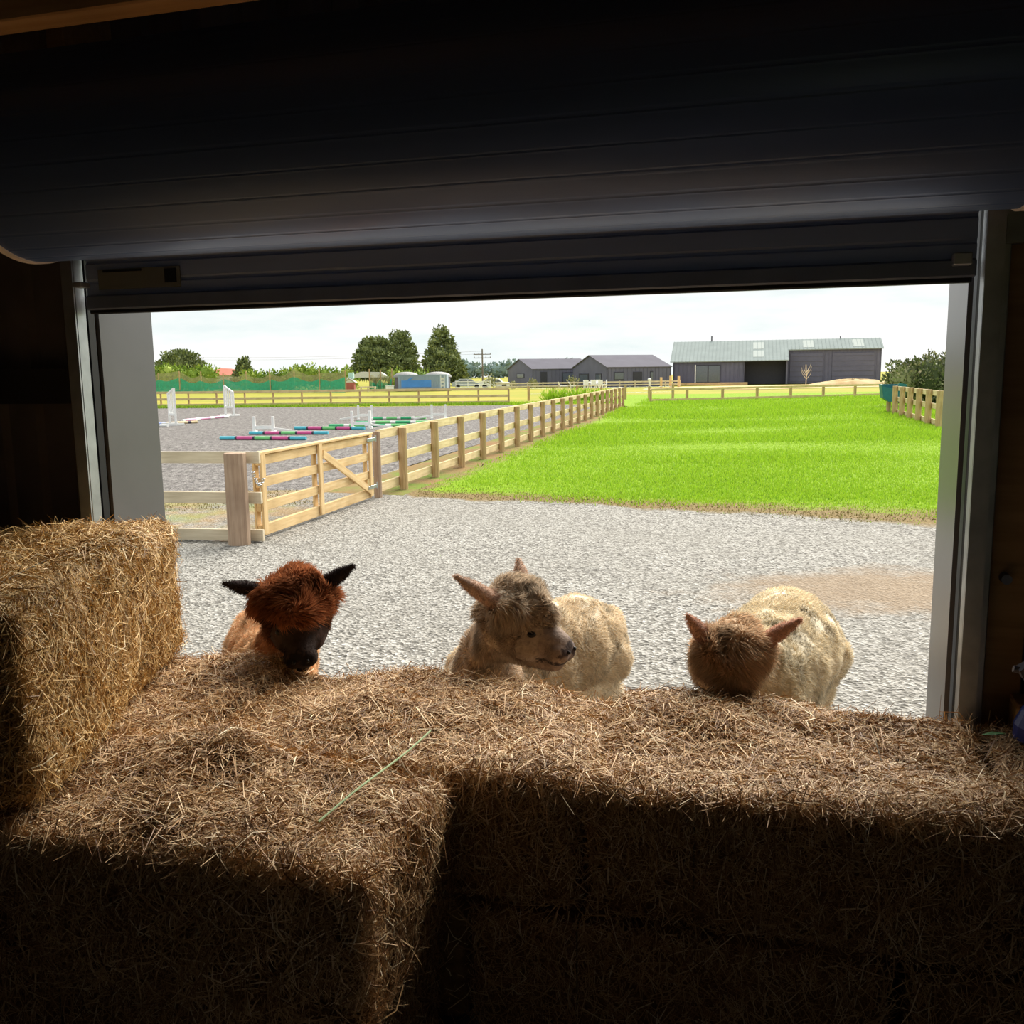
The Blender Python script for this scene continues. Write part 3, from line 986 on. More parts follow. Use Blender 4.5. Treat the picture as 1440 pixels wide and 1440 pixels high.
hedge('distant_shelter_belt', 'hazy blue-green line of far trees behind power pole', (-4, 330, 0),
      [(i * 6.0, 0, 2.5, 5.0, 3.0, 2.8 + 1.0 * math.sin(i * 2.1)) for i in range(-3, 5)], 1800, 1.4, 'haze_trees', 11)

# flowering hedge by the right fence
hb = [(0.6, 0.5, 1.15, 0.95, 1.0, 1.0), (1.6, 0.2, 1.25, 1.1, 1.1, 1.15), (2.7, 0, 1.2, 1.2, 1.1, 1.22), (3.9, -0.4, 1.2, 1.2, 1.1, 1.25), (5.1, -0.8, 1.2, 1.2, 1.1, 1.25), (6.4, -1.2, 1.2, 1.2, 1.1, 1.25)]
fh = hedge('flowering_hedge', 'big dark hedge dotted with white flowers behind thick-post fence', (18.3, 44.2, 0), hb, 15000, 0.16, 'hedge', 12)
for i in range(34):
    b = hb[int(g_.integers(1, len(hb)))]
    a1, a2 = g_.uniform(-2.6, -0.5), g_.uniform(-0.2, 1.1)
    p = (b[0] + math.cos(a1) * math.cos(a2) * b[3] * 1.05, b[1] + math.sin(a1) * math.cos(a2) * b[4] * 1.05, b[2] + math.sin(a2) * b[5] * 1.02)
    if 'flower' not in _cache:
        V = [(0, 0, 0.02)]
        for q in range(10):
            rr = 0.075 if q % 2 == 0 else 0.045
            V.append((rr * math.cos(q * 0.628), rr * math.sin(q * 0.628), 0.0 if q % 2 else 0.025))
        V.append((0, 0, -0.02))
        F = [(0, 1 + q, 1 + (q + 1) % 10) for q in range(10)] + [(11, 1 + (q + 1) % 10, 1 + q) for q in range(10)]
        _cache['flower'] = mesh_from('flower', V, F, 'flower')
    link('flower', _cache['flower'], fh, p, (R(70), 0, g_.uniform(-0.6, 0.6)), (g_.uniform(0.6, 1.1),) * 3)

# ================================================================== netting
def net_mat(name, c, dens):
    x = NT(name)
    v = x.coords()
    f = x.noise(v, 3.0, 6, 0.7)
    b = x.n('BsdfDiffuse', Color=(c[0], c[1], c[2], 1))
    tr = x.n('BsdfTransparent')
    fac = x.ramp(f, [(0.35, dens - 0.2), (0.65, min(1, dens + 0.15))])
    s = x.n('MixShader', i0=fac, i1=tr.outputs[0], i2=b.outputs[0])
    x.t.links.new(s.outputs[0], x.out.inputs['Surface'])
    return x.m


M['net_green'] = net_mat('green_shade_net', (0.06, 0.40, 0.24), 0.8)
M['net_tan'] = net_mat('tan_bird_net', (0.38, 0.36, 0.20), 0.55)


def net_run(label, A, B, posts, g_h, t_h, seed, peaks=()):
    A, B = Vector(A), Vector(B)
    root = thing('shade_net', label, 'netting', A, 0)
    g = np.random.default_rng(seed)
    d = B - A
    for mat, lo, base in (('net_green', 0.0, g_h), ('net_tan', 0.15, t_h)):
        V, F = [], []
        n = 70
        for i in range(n + 1):
            t_ = i / n
            p = d * t_
            sag = abs(math.sin(t_ * math.pi * posts)) * 0.42
            top = base - sag + 0.10 * math.sin(t_ * 23 + seed)
            for pk, ht, wd_ in peaks:
                top += ht * math.exp(-((t_ - pk) / wd_) ** 2) * (1.0 if mat == 'net_tan' else 0.45)
            wob = 0.35 * math.sin(t_ * 31) + (0.12 if mat == 'net_tan' else 0)
            V += [(p.x, p.y + wob, lo), (p.x, p.y + wob + 0.1, (lo + top) / 2), (p.x, p.y + wob + 0.25, top)]
        for i in range(n):
            for q in range(2):
                F.append((3 * i + q, 3 * i + 3 + q, 3 * i + 4 + q, 3 * i + 1 + q))
        link('net', mesh_from('net', V, F, mat, True), root)
    for i in range(posts + 1):
        p = d * (i / posts)
        half_round('post', 0.07, t_h + g.uniform(0.1, 0.5), root, (p.x, p.y + 0.3, 0), 'post')
    return root


net_run('long sagging green and tan netting on posts behind the riding arena', (-45.5, 114, 0), (-17.6, 99.5, 0), 9, 1.55, 2.15, 3, ((0.17, 0.6, 0.07), (0.80, 0.35, 0.05), (0.94, 0.4, 0.04)))
net_run('short piece of green netting between little red shed and container', (-16.3, 108, 0), (-13.7, 108, 0), 2, 1.3, 2.0, 4)

# ================================================================== buildings
def gable_house(label, loc, rz, L, Wd, eave, peak, openings, name='gabled_house'):
    """gable ends on local -x; long wall along local x facing -y. loc: near corner"""
    r_ = thing(name, label, 'house', loc, rz)
    box('wall', (L, 0.15, eave), (L / 2, 0.075, eave / 2), 'charcoal', r_)
    box('wall', (L, 0.15, eave), (L / 2, Wd - 0.075, eave / 2), 'charcoal', r_)
    prof = [(0, 0), (Wd, 0), (Wd, eave), (Wd / 2, peak), (0, eave)]
    for xx in (0.075, L - 0.075):
        link('gable_wall', prism_mesh(prof, 0.15, 'charcoal', 'x'), r_, (xx, 0, 0))
    # roof slabs
    for sg in (0, 1):
        y0, y1 = (-0.12, Wd / 2) if sg == 0 else (Wd + 0.12, Wd / 2)
        ez = eave - 0.12 * (peak - eave) / (Wd / 2)
        pr = [(y0, ez), (y1, peak), (y1, peak + 0.09), (y0, ez + 0.09)]
        link('roof', prism_mesh(pr, L + 0.3, 'charcoal_roof', 'x'), r_, (L / 2, 0, 0))
    # cladding battens on both visible faces
    n = int(L / 0.55)
    for i in range(n + 1):
        box('batten', (0.06, 0.04, eave), (i * L / n, -0.02, eave / 2), 'charcoal', r_)
    for kind, face, a, w, z0, h in openings:
        if face == 'long':
            o = box(kind, (w, 0.06, h), (a, -0.03, z0 + h / 2), 'dark_recess', r_)
            if kind == 'window':
                box('pane', (w * 0.86, 0.02, h * 0.8), (0, -0.03, 0), 'glass', o)
        else:
            o = box(kind, (0.06, w, h), (-0.03, a, z0 + h / 2), 'dark_recess', r_)
            if kind == 'window':
                box('pane', (0.02, w * 0.86, h * 0.8), (-0.03, 0, 0), 'glass', o)
    return r_


gable_house('smaller dark gabled house standing farther from long shed', (2.8, 117.5, 0), R(25), 8.8, 7.3, 2.22, 3.5,
            [('door', 'long', 1.6, 0.9, 0.05, 1.85), ('window', 'long', 5.2, 2.0, 0.3, 1.5), ('window', 'gable', 3.4, 2.2, 1.15, 0.55)])
gable_house('larger dark gabled house standing next to long shed', (11.5, 110.5, 0), R(25), 9.0, 8.4, 2.3, 3.75,
            [('window', 'long', 1.6, 1.4, 0.8, 0.95), ('door', 'long', 4.2, 1.3, 0.05, 1.7), ('window', 'long', 6.2, 0.4, 0.5, 1.3),
             ('window', 'gable', 2.0, 1.4, 0.4, 1.2), ('window', 'gable', 5.6, 2.4, 0.4, 1.2)])

# long barn: silver roof over a low left half and a taller set-back right half
barn = thing('long_barn', 'long charcoal barn with silver roof, porch and two big doors', 'barn', (20.5, 117.5, 0), R(-14))
BL, BM, DEP, SET = 24.9, 13.8, 10.0, 2.9
EZ, RZ, RD = 2.98, 5.42, 5.6
slope = (RZ - EZ) / RD
box('wall', (8.6, 0.15, EZ), (4.3, 0.075, EZ / 2), 'charcoal', barn)
box('porch_back_wall', (BM - 8.6, 0.15, EZ), (8.6 + (BM - 8.6) / 2, 2.2, EZ / 2), 'dark_recess', barn)
box('porch_side_wall', (0.15, 2.2, EZ), (8.6, 1.1, EZ / 2), 'charcoal', barn)
box('porch_post', (0.16, 0.16, EZ), (BM - 0.1, 0.1, EZ / 2), 'charcoal', barn)
box('wall', (BL - BM, 0.15, EZ + slope * SET), (BM + (BL - BM) / 2, SET + 0.075, (EZ + slope * SET) / 2), 'charcoal', barn)
box('return_wall', (0.15, SET - 0.7, EZ + 0.45), (BM, SET / 2 + 0.35, (EZ + 0.45) / 2), 'charcoal', barn)
for xx in (0.075, BL - 0.075):
    y0 = 0.0 if xx < 1 else SET
    e0 = EZ + slope * y0
    prof = [(y0, 0), (2 * RD, 0), (2 * RD, EZ), (RD, RZ), (y0, e0)]
    link('gable_wall', prism_mesh(prof, 0.15, 'charcoal', 'x'), barn, (xx, 0, 0))
box('wall', (BL, 0.15, EZ), (BL / 2, 2 * RD - 0.075, EZ / 2), 'charcoal', barn)


def roof_slab(x0, x1, y0, y1, mat, lift=0.0, th=0.10, nm='roof'):
    def zz(y):
        return EZ + slope * y if y <= RD else RZ - slope * (y - RD)
    pr = [(y0, zz(y0) + lift), (y1, zz(y1) + lift), (y1, zz(y1) + lift + th), (y0, zz(y0) + lift + th)]
    return link(nm, prism_mesh(pr, x1 - x0, mat, 'x'), barn, ((x0 + x1) / 2, 0, 0))


ra = roof_slab(-0.35, BM + 0.15, -0.35, RD, 'silver_roof')
rb = roof_slab(BM + 0.15, BL + 0.2, SET - 0.3, RD, 'silver_roof')
roof_slab(-0.35, BL + 0.2, RD, 2 * RD + 0.3, 'silver_roof')
for xx, y0, y1 in ((9.7, 0.6, 2.4), (9.7, 2.9, 4.9), (15.7, 3.1, 5.2), (21.6, 3.1, 5.2)):
    roof_slab(xx, xx + 1.3, y0, y1, 'skylight', 0.10, 0.03, 'skylight_panel')
for i in range(58):
    xx = -0.3 + i * (BM + 0.4) / 31
    if xx > BL:
        break
    y0 = -0.35 if xx < BM + 0.15 else SET - 0.3
    roof_slab(xx, xx + 0.05, y0, RD, 'silver_roof', 0.10, 0.035, 'roof_rib')
for i in range(17):
    box('batten', (0.06, 0.05, EZ - 0.05), (0.2 + i * 0.52, -0.02, EZ / 2), 'charcoal', barn)
for i in range(26):
    xx = BM + 0.25 + i * 0.43
    box('batten', (0.05, 0.05, EZ + slope * SET - 0.05), (xx, SET - 0.02, (EZ + slope * SET) / 2), 'charcoal', barn)
for x0, w in ((BM + 0.4, 3.9), (BM + 5.4, 4.9)):
    d_ = box('barn_door', (w, 0.10, 3.7), (x0 + w / 2, SET - 0.07, 1.85), 'charcoal', barn)
    for i in range(6):
        box('door_slat', (w, 0.03, 0.05), (0, -0.06, -1.6 + i * 0.62), 'charcoal_roof', d_)
wn = box('window', (3.0, 0.10, 2.2), (4.3, -0.04, 1.35), 'dark_recess', barn)
for sx in (-0.75, 0.75):
    box('pane', (1.36, 0.03, 2.0), (sx, -0.05, 0), 'glass', wn)
box('window_frame', (0.14, 0.06, 2.3), (-1.55, -0.06, 0), 'white', wn)
tube('flue', [(4.5, RD, RZ - 0.1), (4.5, RD, RZ + 0.75)], 0.08, 'dark_recess', barn, 8)
tube('flue', [(20.3, RD, RZ - 0.1), (20.3, RD, RZ + 0.4)], 0.06, 'dark_recess', barn, 8)
box('deck', (9.4, 2.2, 0.28), (4.4, -1.2, 0.14), 'deck', barn)
box('deck_step', (5.0, 0.7, 0.14), (4.4, -2.6, 0.07), 'deck', barn)

# raw earth and timber lying in front of the barn
x = NT('raw_earth')
v = x.coords()
f = x.noise(v, 0.8, 5, 0.65)
M['earth'] = x.bsdf(x.ramp(f, [(0.35, (0.52, 0.36, 0.18)), (0.6, (0.62, 0.48, 0.28)), (0.8, (0.44, 0.40, 0.34))]), 0.95, spec=0.05)
zone('ground_earth', [(13.0, 92), (24, 88), (45, 95), (47, 112), (33, 110), (20, 107.5), (14.5, 100)], -0.02, 'earth')
mound = thing('earth_mound', 'low mound of pale soil before the big barn doors', 'mound', (37.0, 101, -0.02))
V, F = [], []
nr, ns = 7, 26
for i in range(nr + 1):
    for j in range(ns):
        a_ = 2 * math.pi * j / ns
        rr = i / nr
        V.append((math.cos(a_) * 5.5 * rr * (1 + 0.12 * math.sin(3 * a_ + 1)), math.sin(a_) * 1.8 * rr, 0.62 * (1 - rr ** 2) * (1 + 0.18 * math.sin(5 * a_ + i))))
for i in range(nr):
    for j in range(ns):
        j2 = (j + 1) % ns
        F.append((i * ns + j, i * ns + j2, (i + 1) * ns + j2, (i + 1) * ns + j))
link('soil', mesh_from('soil', V, F, 'earth', True), mound)
# bare sapling in front of the barn doors
sp = thing('bare_sapling', 'thin pale leafless sapling before the big barn doors', 'sapling', (33.6, 106, 0))
for i in range(9):
    a_ = i * 2.4
    h0 = 0.6 + 0.1 * i
    tube('branch', [(0, 0, h0), (0.45 * math.cos(a_), 0.45 * math.sin(a_), h0 + 0.55), (0.6 * math.cos(a_), 0.6 * math.sin(a_), h0 + 1.0)], [0.03, 0.02, 0.01], 'pale_rail', sp, 5)
tube('stem', [(0, 0, 0), (0.03, 0, 1.2), (0, 0, 2.3)], [0.05, 0.035, 0.012], 'pale_rail', sp, 6)

# shrubs along the houses
for i, (px, py, lab, sz) in enumerate(((2.6, 108.2, 'yellowish shrub at the door corner of smaller dark house', 0.55), (7.2, 108.6, 'tall wispy shrub before smaller house wall', 0.7),
                                       (-2.4, 112.0, 'loose olive shrub beside smaller house gable', 0.85), (0.3, 108.0, 'low dry shrub under smaller house gable', 0.4))):
    r_ = thing('shrub', lab, 'shrub', (px, py, 0))
    bl = [(0, 0, sz, sz * 0.8, sz * 0.7, sz), (sz * 0.5, 0.1, sz * 0.8, sz * 0.6, sz * 0.5, sz * 0.7)]
    leaf_cloud('foliage', bl, 260, 0.22, 'shrub', r_, 30 + i, shell=0.9)
    tube('stem', [(0, 0, 0), (0.05, 0, sz * 1.2)], 0.03, 'bark', r_, 5)
# dark grassy bank beyond the arena corner
r_ = thing('grass_clump', 'long lush green grass clump at arena corner by wire fence', 'grass clump', (2.6, 58.6, 0))
leaf_cloud('blades', [(i * 0.8, 0, 0.12, 0.7, 0.8, 0.45) for i in range(5)], 2200, 0.34, 'grass', r_, 44, up=1.2, aspect=0.15, shell=0.9)

# shipping container, tanks, sheds, cars
ct = thing('shipping_container', 'grey-blue shipping container with a large blue painted panel', 'container', (-12.35, 103.0, 0), R(-1.5))
box('body', (5.35, 2.2, 1.62), (2.68, 1.1, 0.93), 'steel_blue', ct)
for i in range(30):
    box('rib', (0.08, 0.05, 1.45), (0.2 + i * 0.15, -0.02, 0.93), 'steel_blue', ct)
mb = box('painted_panel', (3.3, 0.03, 0.74), (2.0, -0.06, 0.78), 'mural_blue', ct)
link('painted_swoosh', prism_mesh([(0.9, 1.14), (1.35, 1.42), (1.75, 1.5), (1.5, 1.32), (1.25, 1.14)], 0.03, 'mural_blue', 'y'), ct, (0, -0.06, 0))
for xx in (4.72, 5.12):
    d_ = box('door_panel', (0.36, 0.05, 1.5), (xx, -0.03, 0.93), 'steel_blue', ct)
    tube('lock_bar', [(0, -0.04, -0.7), (0, -0.04, 0.7)], 0.035, 'white', d_, 6)
for z in (0.55, 0.95, 1.3):
    box('sign_plate', (0.32, 0.02, 0.22), (4.9, -0.07, z), 'pale_wall', ct)
box('top_rail', (5.4, 0.12, 0.1), (2.68, 0.0, 1.72), 'steel_blue', ct)
box('foundation', (6.2, 2.6, 0.12), (2.7, 1.0, 0.06), 'concrete', ct)


def tank(label, loc, rad, h, dome, group=None):
    r_ = thing('water_tank', label, 'water tank', loc, 0, group)
    link('tank_wall', tube_mesh([(0, 0, 0), (0, 0, h)], rad, 'tank', 28), r_)
    pts, rr = [], []
    for i in range(7):
        t_ = i / 6
        pts.append((0, 0, h + dome * math.sin(t_ * math.pi / 2)))
        rr.append(max(0.05, rad * 1.12 * math.cos(t_ * math.pi / 2 * 0.96)))
    link('domed_roof', tube_mesh(pts, rr, 'tank_top', 28), r_)


tank('domed grey water tank behind blue-painted end of container', (-11.95, 107.5, 0), 1.35, 1.5, 0.6)
tank('domed grey water tank behind door end of container', (-8.35, 107.5, 0), 1.45, 1.45, 0.62)

bx_ = thing('white_crate', 'white box standing at the end of container', 'box', (-13.2, 102.3, 0))
box('crate_body', (0.85, 0.6, 0.55), (0, 0, 0.275), 'white', bx_, bevel=0.02)
box('crate_lid', (0.9, 0.65, 0.06), (0, 0, 0.58), 'white', bx_, bevel=0.01)

rs = thing('garden_shed', 'little red shed with pale gable roof and teal box on it', 'shed', (-18.2, 106, 0))
box('shed_wall', (1.1, 1.0, 1.0), (0, 0, 0.5), 'brick_red', rs)
link('gable', prism_mesh([(-0.55, 1.0), (0.55, 1.0), (0, 1.4)], 1.0, 'pale_wall', 'y'), rs)
bar('roof', (-0.75, 0, 0.98), (0, 0, 1.48), 1.2, 0.06, 'pale_wall', rs)
bar('roof', (0.75, 0, 0.98), (0, 0, 1.48), 1.2, 0.06, 'pale_wall', rs)
box('shed_door', (0.5, 0.04, 0.8), (0, -0.52, 0.4), 'brick_red', rs)
box('header_tank', (0.6, 0.6, 0.7), (0.15, 0.2, 1.75), 'teal_box', rs, bevel=0.03)
pf = thing('white_marquee', 'pale tent-roofed shelter behind little red shed', 'shelter', (-17.4, 115, 0))
link('canopy', prism_mesh([(-2.6, 1.5), (2.6, 1.5), (1.6, 2.1), (-0.8, 2.2)], 2.0, 'pale_wall', 'y'), pf)
for sx in (-2.5, 2.5):
    for sy in (-0.9, 0.9):
        box('post', (0.1, 0.1, 1.52), (sx, sy, 0.76), 'white', pf)
tf = thing('timber_table', 'low pale timber table frame in front of little red shed', 'table', (-15.4, 101, 0))
box('table_top', (1.7, 0.6, 0.09), (0, 0, 0.52), 'pale_rail', tf)
for sx in (-0.75, 0.0, 0.75):
    box('leg', (0.1, 0.5, 0.5), (sx, 0, 0.25), 'pale_rail', tf)

rr_ = thing('red_roofed_house', 'low house with a red hipped roof behind netting', 'house', (-45.2, 150, 0))
box('wall', (6.6, 5.0, 2.1), (0, 0, 1.05), 'pale_wall', rr_)
hv = [(-3.6, -2.8, 2.05), (4.0, -2.8, 2.05), (4.0, 2.8, 2.05), (-3.6, 2.8, 2.05), (-1.2, 0, 3.2), (0.6, 0, 3.1)]
link('roof', mesh_from('roof', hv, [(0, 1, 5, 4), (1, 2, 5), (2, 3, 4, 5), (3, 0, 4), (3, 2, 1, 0)], 'red_roof'), rr_)
for sx in (-1.6, 1.4):
    o = box('window', (1.2, 0.06, 0.9), (sx, -2.52, 1.3), 'white', rr_)
    box('pane', (1.0, 0.03, 0.7), (0, -0.03, 0), 'glass', o)


def car(label, loc, rz, mat):
    r_ = thing('parked_car', label, 'car', loc, rz)
    prof = [(-1.9, 0.28), (1.9, 0.28), (1.95, 0.6), (1.75, 0.72), (1.0, 0.78), (0.55, 1.16), (-0.9, 1.2), (-1.6, 0.85), (-1.95, 0.75)]
    me = prism_mesh(prof, 1.6, mat, 'y')
    link('body', me, r_)
    link('side_window', prism_mesh([(0.85, 0.8), (0.48, 1.1), (-0.8, 1.13), (-1.3, 0.82)], 1.62, 'glass', 'y'), r_)
    for sx in (-1.2, 1.2):
        for sy in (-0.72, 0.72):
            link('wheel', tube_mesh([(sx, sy - 0.1, 0.29), (sx, sy + 0.1, 0.29)], 0.29, 'black', 14), r_)


car('pale grey car parked beside container', (-5.4, 117, -0.05), R(4), 'car_grey')
car('silver-white car parked next to pale grey car, towards houses', (-1.9, 115.0, -0.05), R(-3), 'white')
wg = thing('white_gate', 'white tubular gate in front of parked cars', 'gate', (-6.3, 108, 0))
for z in (0.25, 0.55, 0.9):
    tube('rail', [(0, 0, z), (4.0, 0, z)], 0.04, 'white', wg, 6)
for xx in (0, 1.4, 2.7, 4.0):
    tube('upright', [(xx, 0, 0), (xx, 0, 1.0)], 0.045, 'white', wg, 6)

# power poles and wires
def power_pole(label, loc, h, arm):
    r_ = thing('power_pole', label, 'power pole', loc)
    tube('pole', [(0, 0, 0), (0, 0, h)], [0.16, 0.11], 'pole_wood', r_, 8)
    for z in (h - 0.9, h - 1.5)[:2 if arm > 1.2 else 1]:
        a_ = box('crossarm', (arm * 2, 0.12, 0.12), (0, 0, z), 'pole_wood', r_)
        for sx in (-0.9, -0.4, 0.4, 0.9):
            tube('insulator', [(sx * arm, 0, 0.06), (sx * arm, 0, 0.24)], 0.05, 'pole_wood', a_, 6)


power_pole('tall power pole with crossarms beside the cone-shaped macrocarpa', (-4.7, 160, 0), 5.9, 1.5)
power_pole('far power pole behind domed tree', (-63, 190, 0), 6.5, 1.0)
for i, z in enumerate((5.55, 5.1)):
    pts = []
    for q in range(21):
        t_ = q / 20
        pts.append((-63 + t_ * 58.3, 190 - 30 * t_, z + 0.2 * (1 - t_) - 1.0 * 4 * t_ * (1 - t_) * 0.35))
    o = tube('power_line', pts, 0.014, 'pole_wood', None, 4)
    tag(o, 'thin overhead wire strung between the two power poles', 'wire', 'overhead wires')

# outdoor furniture in front of the houses
def garden_chair(loc, rz):
    r_ = thing('garden_chair', 'white garden chair around the table before dark houses', 'chair', loc, rz, 'white garden chairs')
    box('seat', (0.5, 0.5, 0.06), (0, 0, 0.42), 'white', r_)
    box('backrest', (0.5, 0.06, 0.5), (0, 0.24, 0.68), 'white', r_)
    for sx in (-0.2, 0.2):
        for sy in (-0.2, 0.2):
            box('leg', (0.06, 0.06, 0.4), (sx, sy, 0.2), 'white', r_)


gt = thing('garden_table', 'white outdoor table with chairs around it before dark houses', 'table', (9.0, 103.0, 0))
box('table_top', (1.8, 0.9, 0.06), (0, 0, 0.70), 'white', gt)
for sx in (-0.75, 0.75):
    for sy in (-0.35, 0.35):
        box('leg', (0.08, 0.08, 0.68), (sx, sy, 0.34), 'white', gt)
for px, py, rz in ((8.4, 103.8, 0), (9.2, 103.8, 0), (9.8, 103.7, 0.1), (8.3, 102.1, math.pi), (9.1, 102.1, math.pi), (9.9, 102.2, 3.0), (10.4, 103.0, -1.5)):
    garden_chair((px, py, 0), rz)
for i, (px, py, lab) in enumerate(((5.9, 103.2, 'white sun lounger beside the shrubs of smaller house'), (7.1, 103.2, 'white sun lounger next to garden table'))):
    r_ = thing('sun_lounger', lab, 'lounger', (px, py, 0))
    box('seat', (0.9, 0.6, 0.12), (0, 0, 0.32), 'white', r_)
    bar('backrest', (-0.4, 0, 0.36), (-0.62, 0, 0.75), 0.6, 0.08, 'white', r_)
    for sx in (-0.4, 0.4):
        for sy in (-0.22, 0.22):
            box('leg', (0.06, 0.06, 0.28), (sx, sy, 0.14), 'white', r_)
wpn = thing('white_bollard', 'small white marker post in front of larger dark house', 'post', (15.6, 104.5, 0))
tube('shaft', [(0, 0, 0), (0, 0, 0.75)], 0.11, 'white', wpn, 10)
tube('cap', [(0, 0, 0.75), (0, 0, 0.95), (0, 0, 1.05)], [0.2, 0.2, 0.05], 'white', wpn, 10)

# green trough hung on the end of the right fence
tr_ = thing('feed_trough', 'dark green plastic feed trough on post at thick-post fence end', 'trough', (15.75, 38.4, 0), R(-14))
prof = [(-0.48, 1.16), (-0.40, 0.62), (-0.18, 0.46), (0.30, 0.46), (0.42, 0.62), (0.48, 1.16), (0.43, 1.16), (0.37, 0.66), (0.27, 0.52), (-0.15, 0.52), (-0.35, 0.66), (-0.43, 1.16)]
link('trough_body', prism_mesh(prof, 0.9, 'trough', 'y'), tr_)
link('trough_end', prism_mesh([(-0.46, 1.10), (-0.40, 0.62), (-0.18, 0.46), (0.30, 0.46), (0.42, 0.62), (0.46, 1.16), (0.2, 1.22), (0.0, 1.02), (-0.1, 1.02)], 0.05, 'trough', 'y'), tr_, (0, -0.44, 0))
link('trough_end', prism_mesh([(-0.46, 1.16), (-0.40, 0.62), (-0.18, 0.46), (0.30, 0.46), (0.42, 0.62), (0.46, 1.16)], 0.05, 'trough', 'y'), tr_, (0, 0.44, 0))
half_round('trough_post', 0.09, 0.5, tr_, (-0.12, 0, 0), 'post')
half_round('trough_post', 0.09, 0.5, tr_, (0.2, 0.25, 0), 'post')

# ================================================================== grass blades
def grass_patch(name, label, n, sampler, hmin, hmax, wid, mat, seed, z0=0.001):
    g = np.random.default_rng(seed)
    P, keep_scale = sampler(g, n)
    m = len(P)
    a = g.uniform(0, 6.283, m)
    h = g.uniform(hmin, hmax, m) * keep_scale
    lean = g.uniform(0.1, 0.7, m) * h
    la = g.uniform(0, 6.283, m)
    w_ = wid * keep_scale * g.uniform(0.7, 1.3, m)
    b0 = np.c_[P[:, 0] - np.cos(a) * w_, P[:, 1] - np.sin(a) * w_, np.full(m, z0)]
    b1 = np.c_[P[:, 0] + np.cos(a) * w_, P[:, 1] + np.sin(a) * w_, np.full(m, z0)]
    tp = np.c_[P[:, 0] + np.cos(la) * lean, P[:, 1] + np.sin(la) * lean, z0 + h]
    V = np.stack([b0, b1, tp], 1).reshape(-1, 3)
    o = link(name, mesh_np(name, V, np.arange(m * 3), 3, mat))
    return tag(o, label, 'grass', None, 'stuff')


wv = waves(77, 10, 0.6, 3.5)


def samp_lawn(g, n):
    # density falls with distance, blades grow as they stand for tufts farther off
    yy = 10.5 * np.exp(g.uniform(0, np.log(60 / 10.5), n))
    xx = g.uniform(-0.25, 0.58, n) * yy
    e = yy - edge_y(xx)
    P = np.c_[xx, yy, np.zeros(n)]
    k_ = wv(P)
    band = 1.3 + 1.3 * np.clip((xx - 1) / 4, 0, 1)
    ok = (e > 0.1) & (xx > fence_x(yy) + 0.2) & (xx < 24)
    ok &= (g.random(n) < np.clip((e - 0.5 + k_ * 0.45) / band, 0.02, 1))
    ok &= (g.random(n) < np.clip((xx - fence_x(yy) - 0.1 + k_ * 0.25) / 0.9, 0.05, 1))
    sc_ = np.clip(yy / 14, 1, 3.2) * (1 + 0.25 * k_).clip(0.45, 1.6)
    return P[ok], sc_[ok]


grass_patch('paddock_grass', 'short bright green grass covering the paddock', 300000, samp_lawn, 0.02, 0.05, 0.0065, 'grass', 21)


def samp_dry(g, n):
    xx = g.uniform(-1.5, 9, n)
    yy = edge_y(xx) + g.normal(0.75, 0.5, n)
    P = np.c_[xx, yy, np.zeros(n)]
    ok = (yy > edge_y(xx) + 0.15) & (wv(P * 2.1) > -0.3) & (xx > fence_x(yy) + 0.1)
    return P[ok], np.ones(ok.sum())


grass_patch('worn_grass', 'sparse dry yellow grass along the worn paddock edge', 6000, samp_dry, 0.008, 0.03, 0.007, 'dry_grass', 22)


def samp_left(g, n):
    xx = g.uniform(-9, -2.6, n)
    yy = g.uniform(10.5, 15, n)
    P = np.c_[xx, yy, np.zeros(n)]
    ok = (wv(P) > 0.55) & (xx < -2.9 + (yy - 10.5) * 0.2)
    return P[ok], np.ones(ok.sum())


grass_patch('gravel_weeds', 'thin weedy grass growing in gravel behind the gate', 9000, samp_left, 0.015, 0.04, 0.006, 'dry_grass', 23, 0.001)


def samp_far(g, n):
    xx = g.uniform(-25, 6, n)
    yy = np.interp(xx, [-25, -0.1, 8.3], [57.3, 54.3, 54.8]) + g.normal(0, 0.35, n)
    return np.c_[xx, yy, np.zeros(n)], np.full(n, 2.6)


grass_patch('arena_edge_grass', 'green grass strip under the yellow rail fence', 9000, samp_far, 0.04, 0.09, 0.01, 'grass', 24)

# ================================================================== hay bales
def round_box_point(Q, half, r):
    """push points on the surface of a box to the surface of the rounded box; returns point, normal"""
    inner = half - r
    C = np.clip(Q, -inner, inner)
    d = Q - C
    ln = np.linalg.norm(d, axis=1)[:, None]
    nrm = d / np.maximum(ln, 1e-6)
    return C + nrm * r, nrm


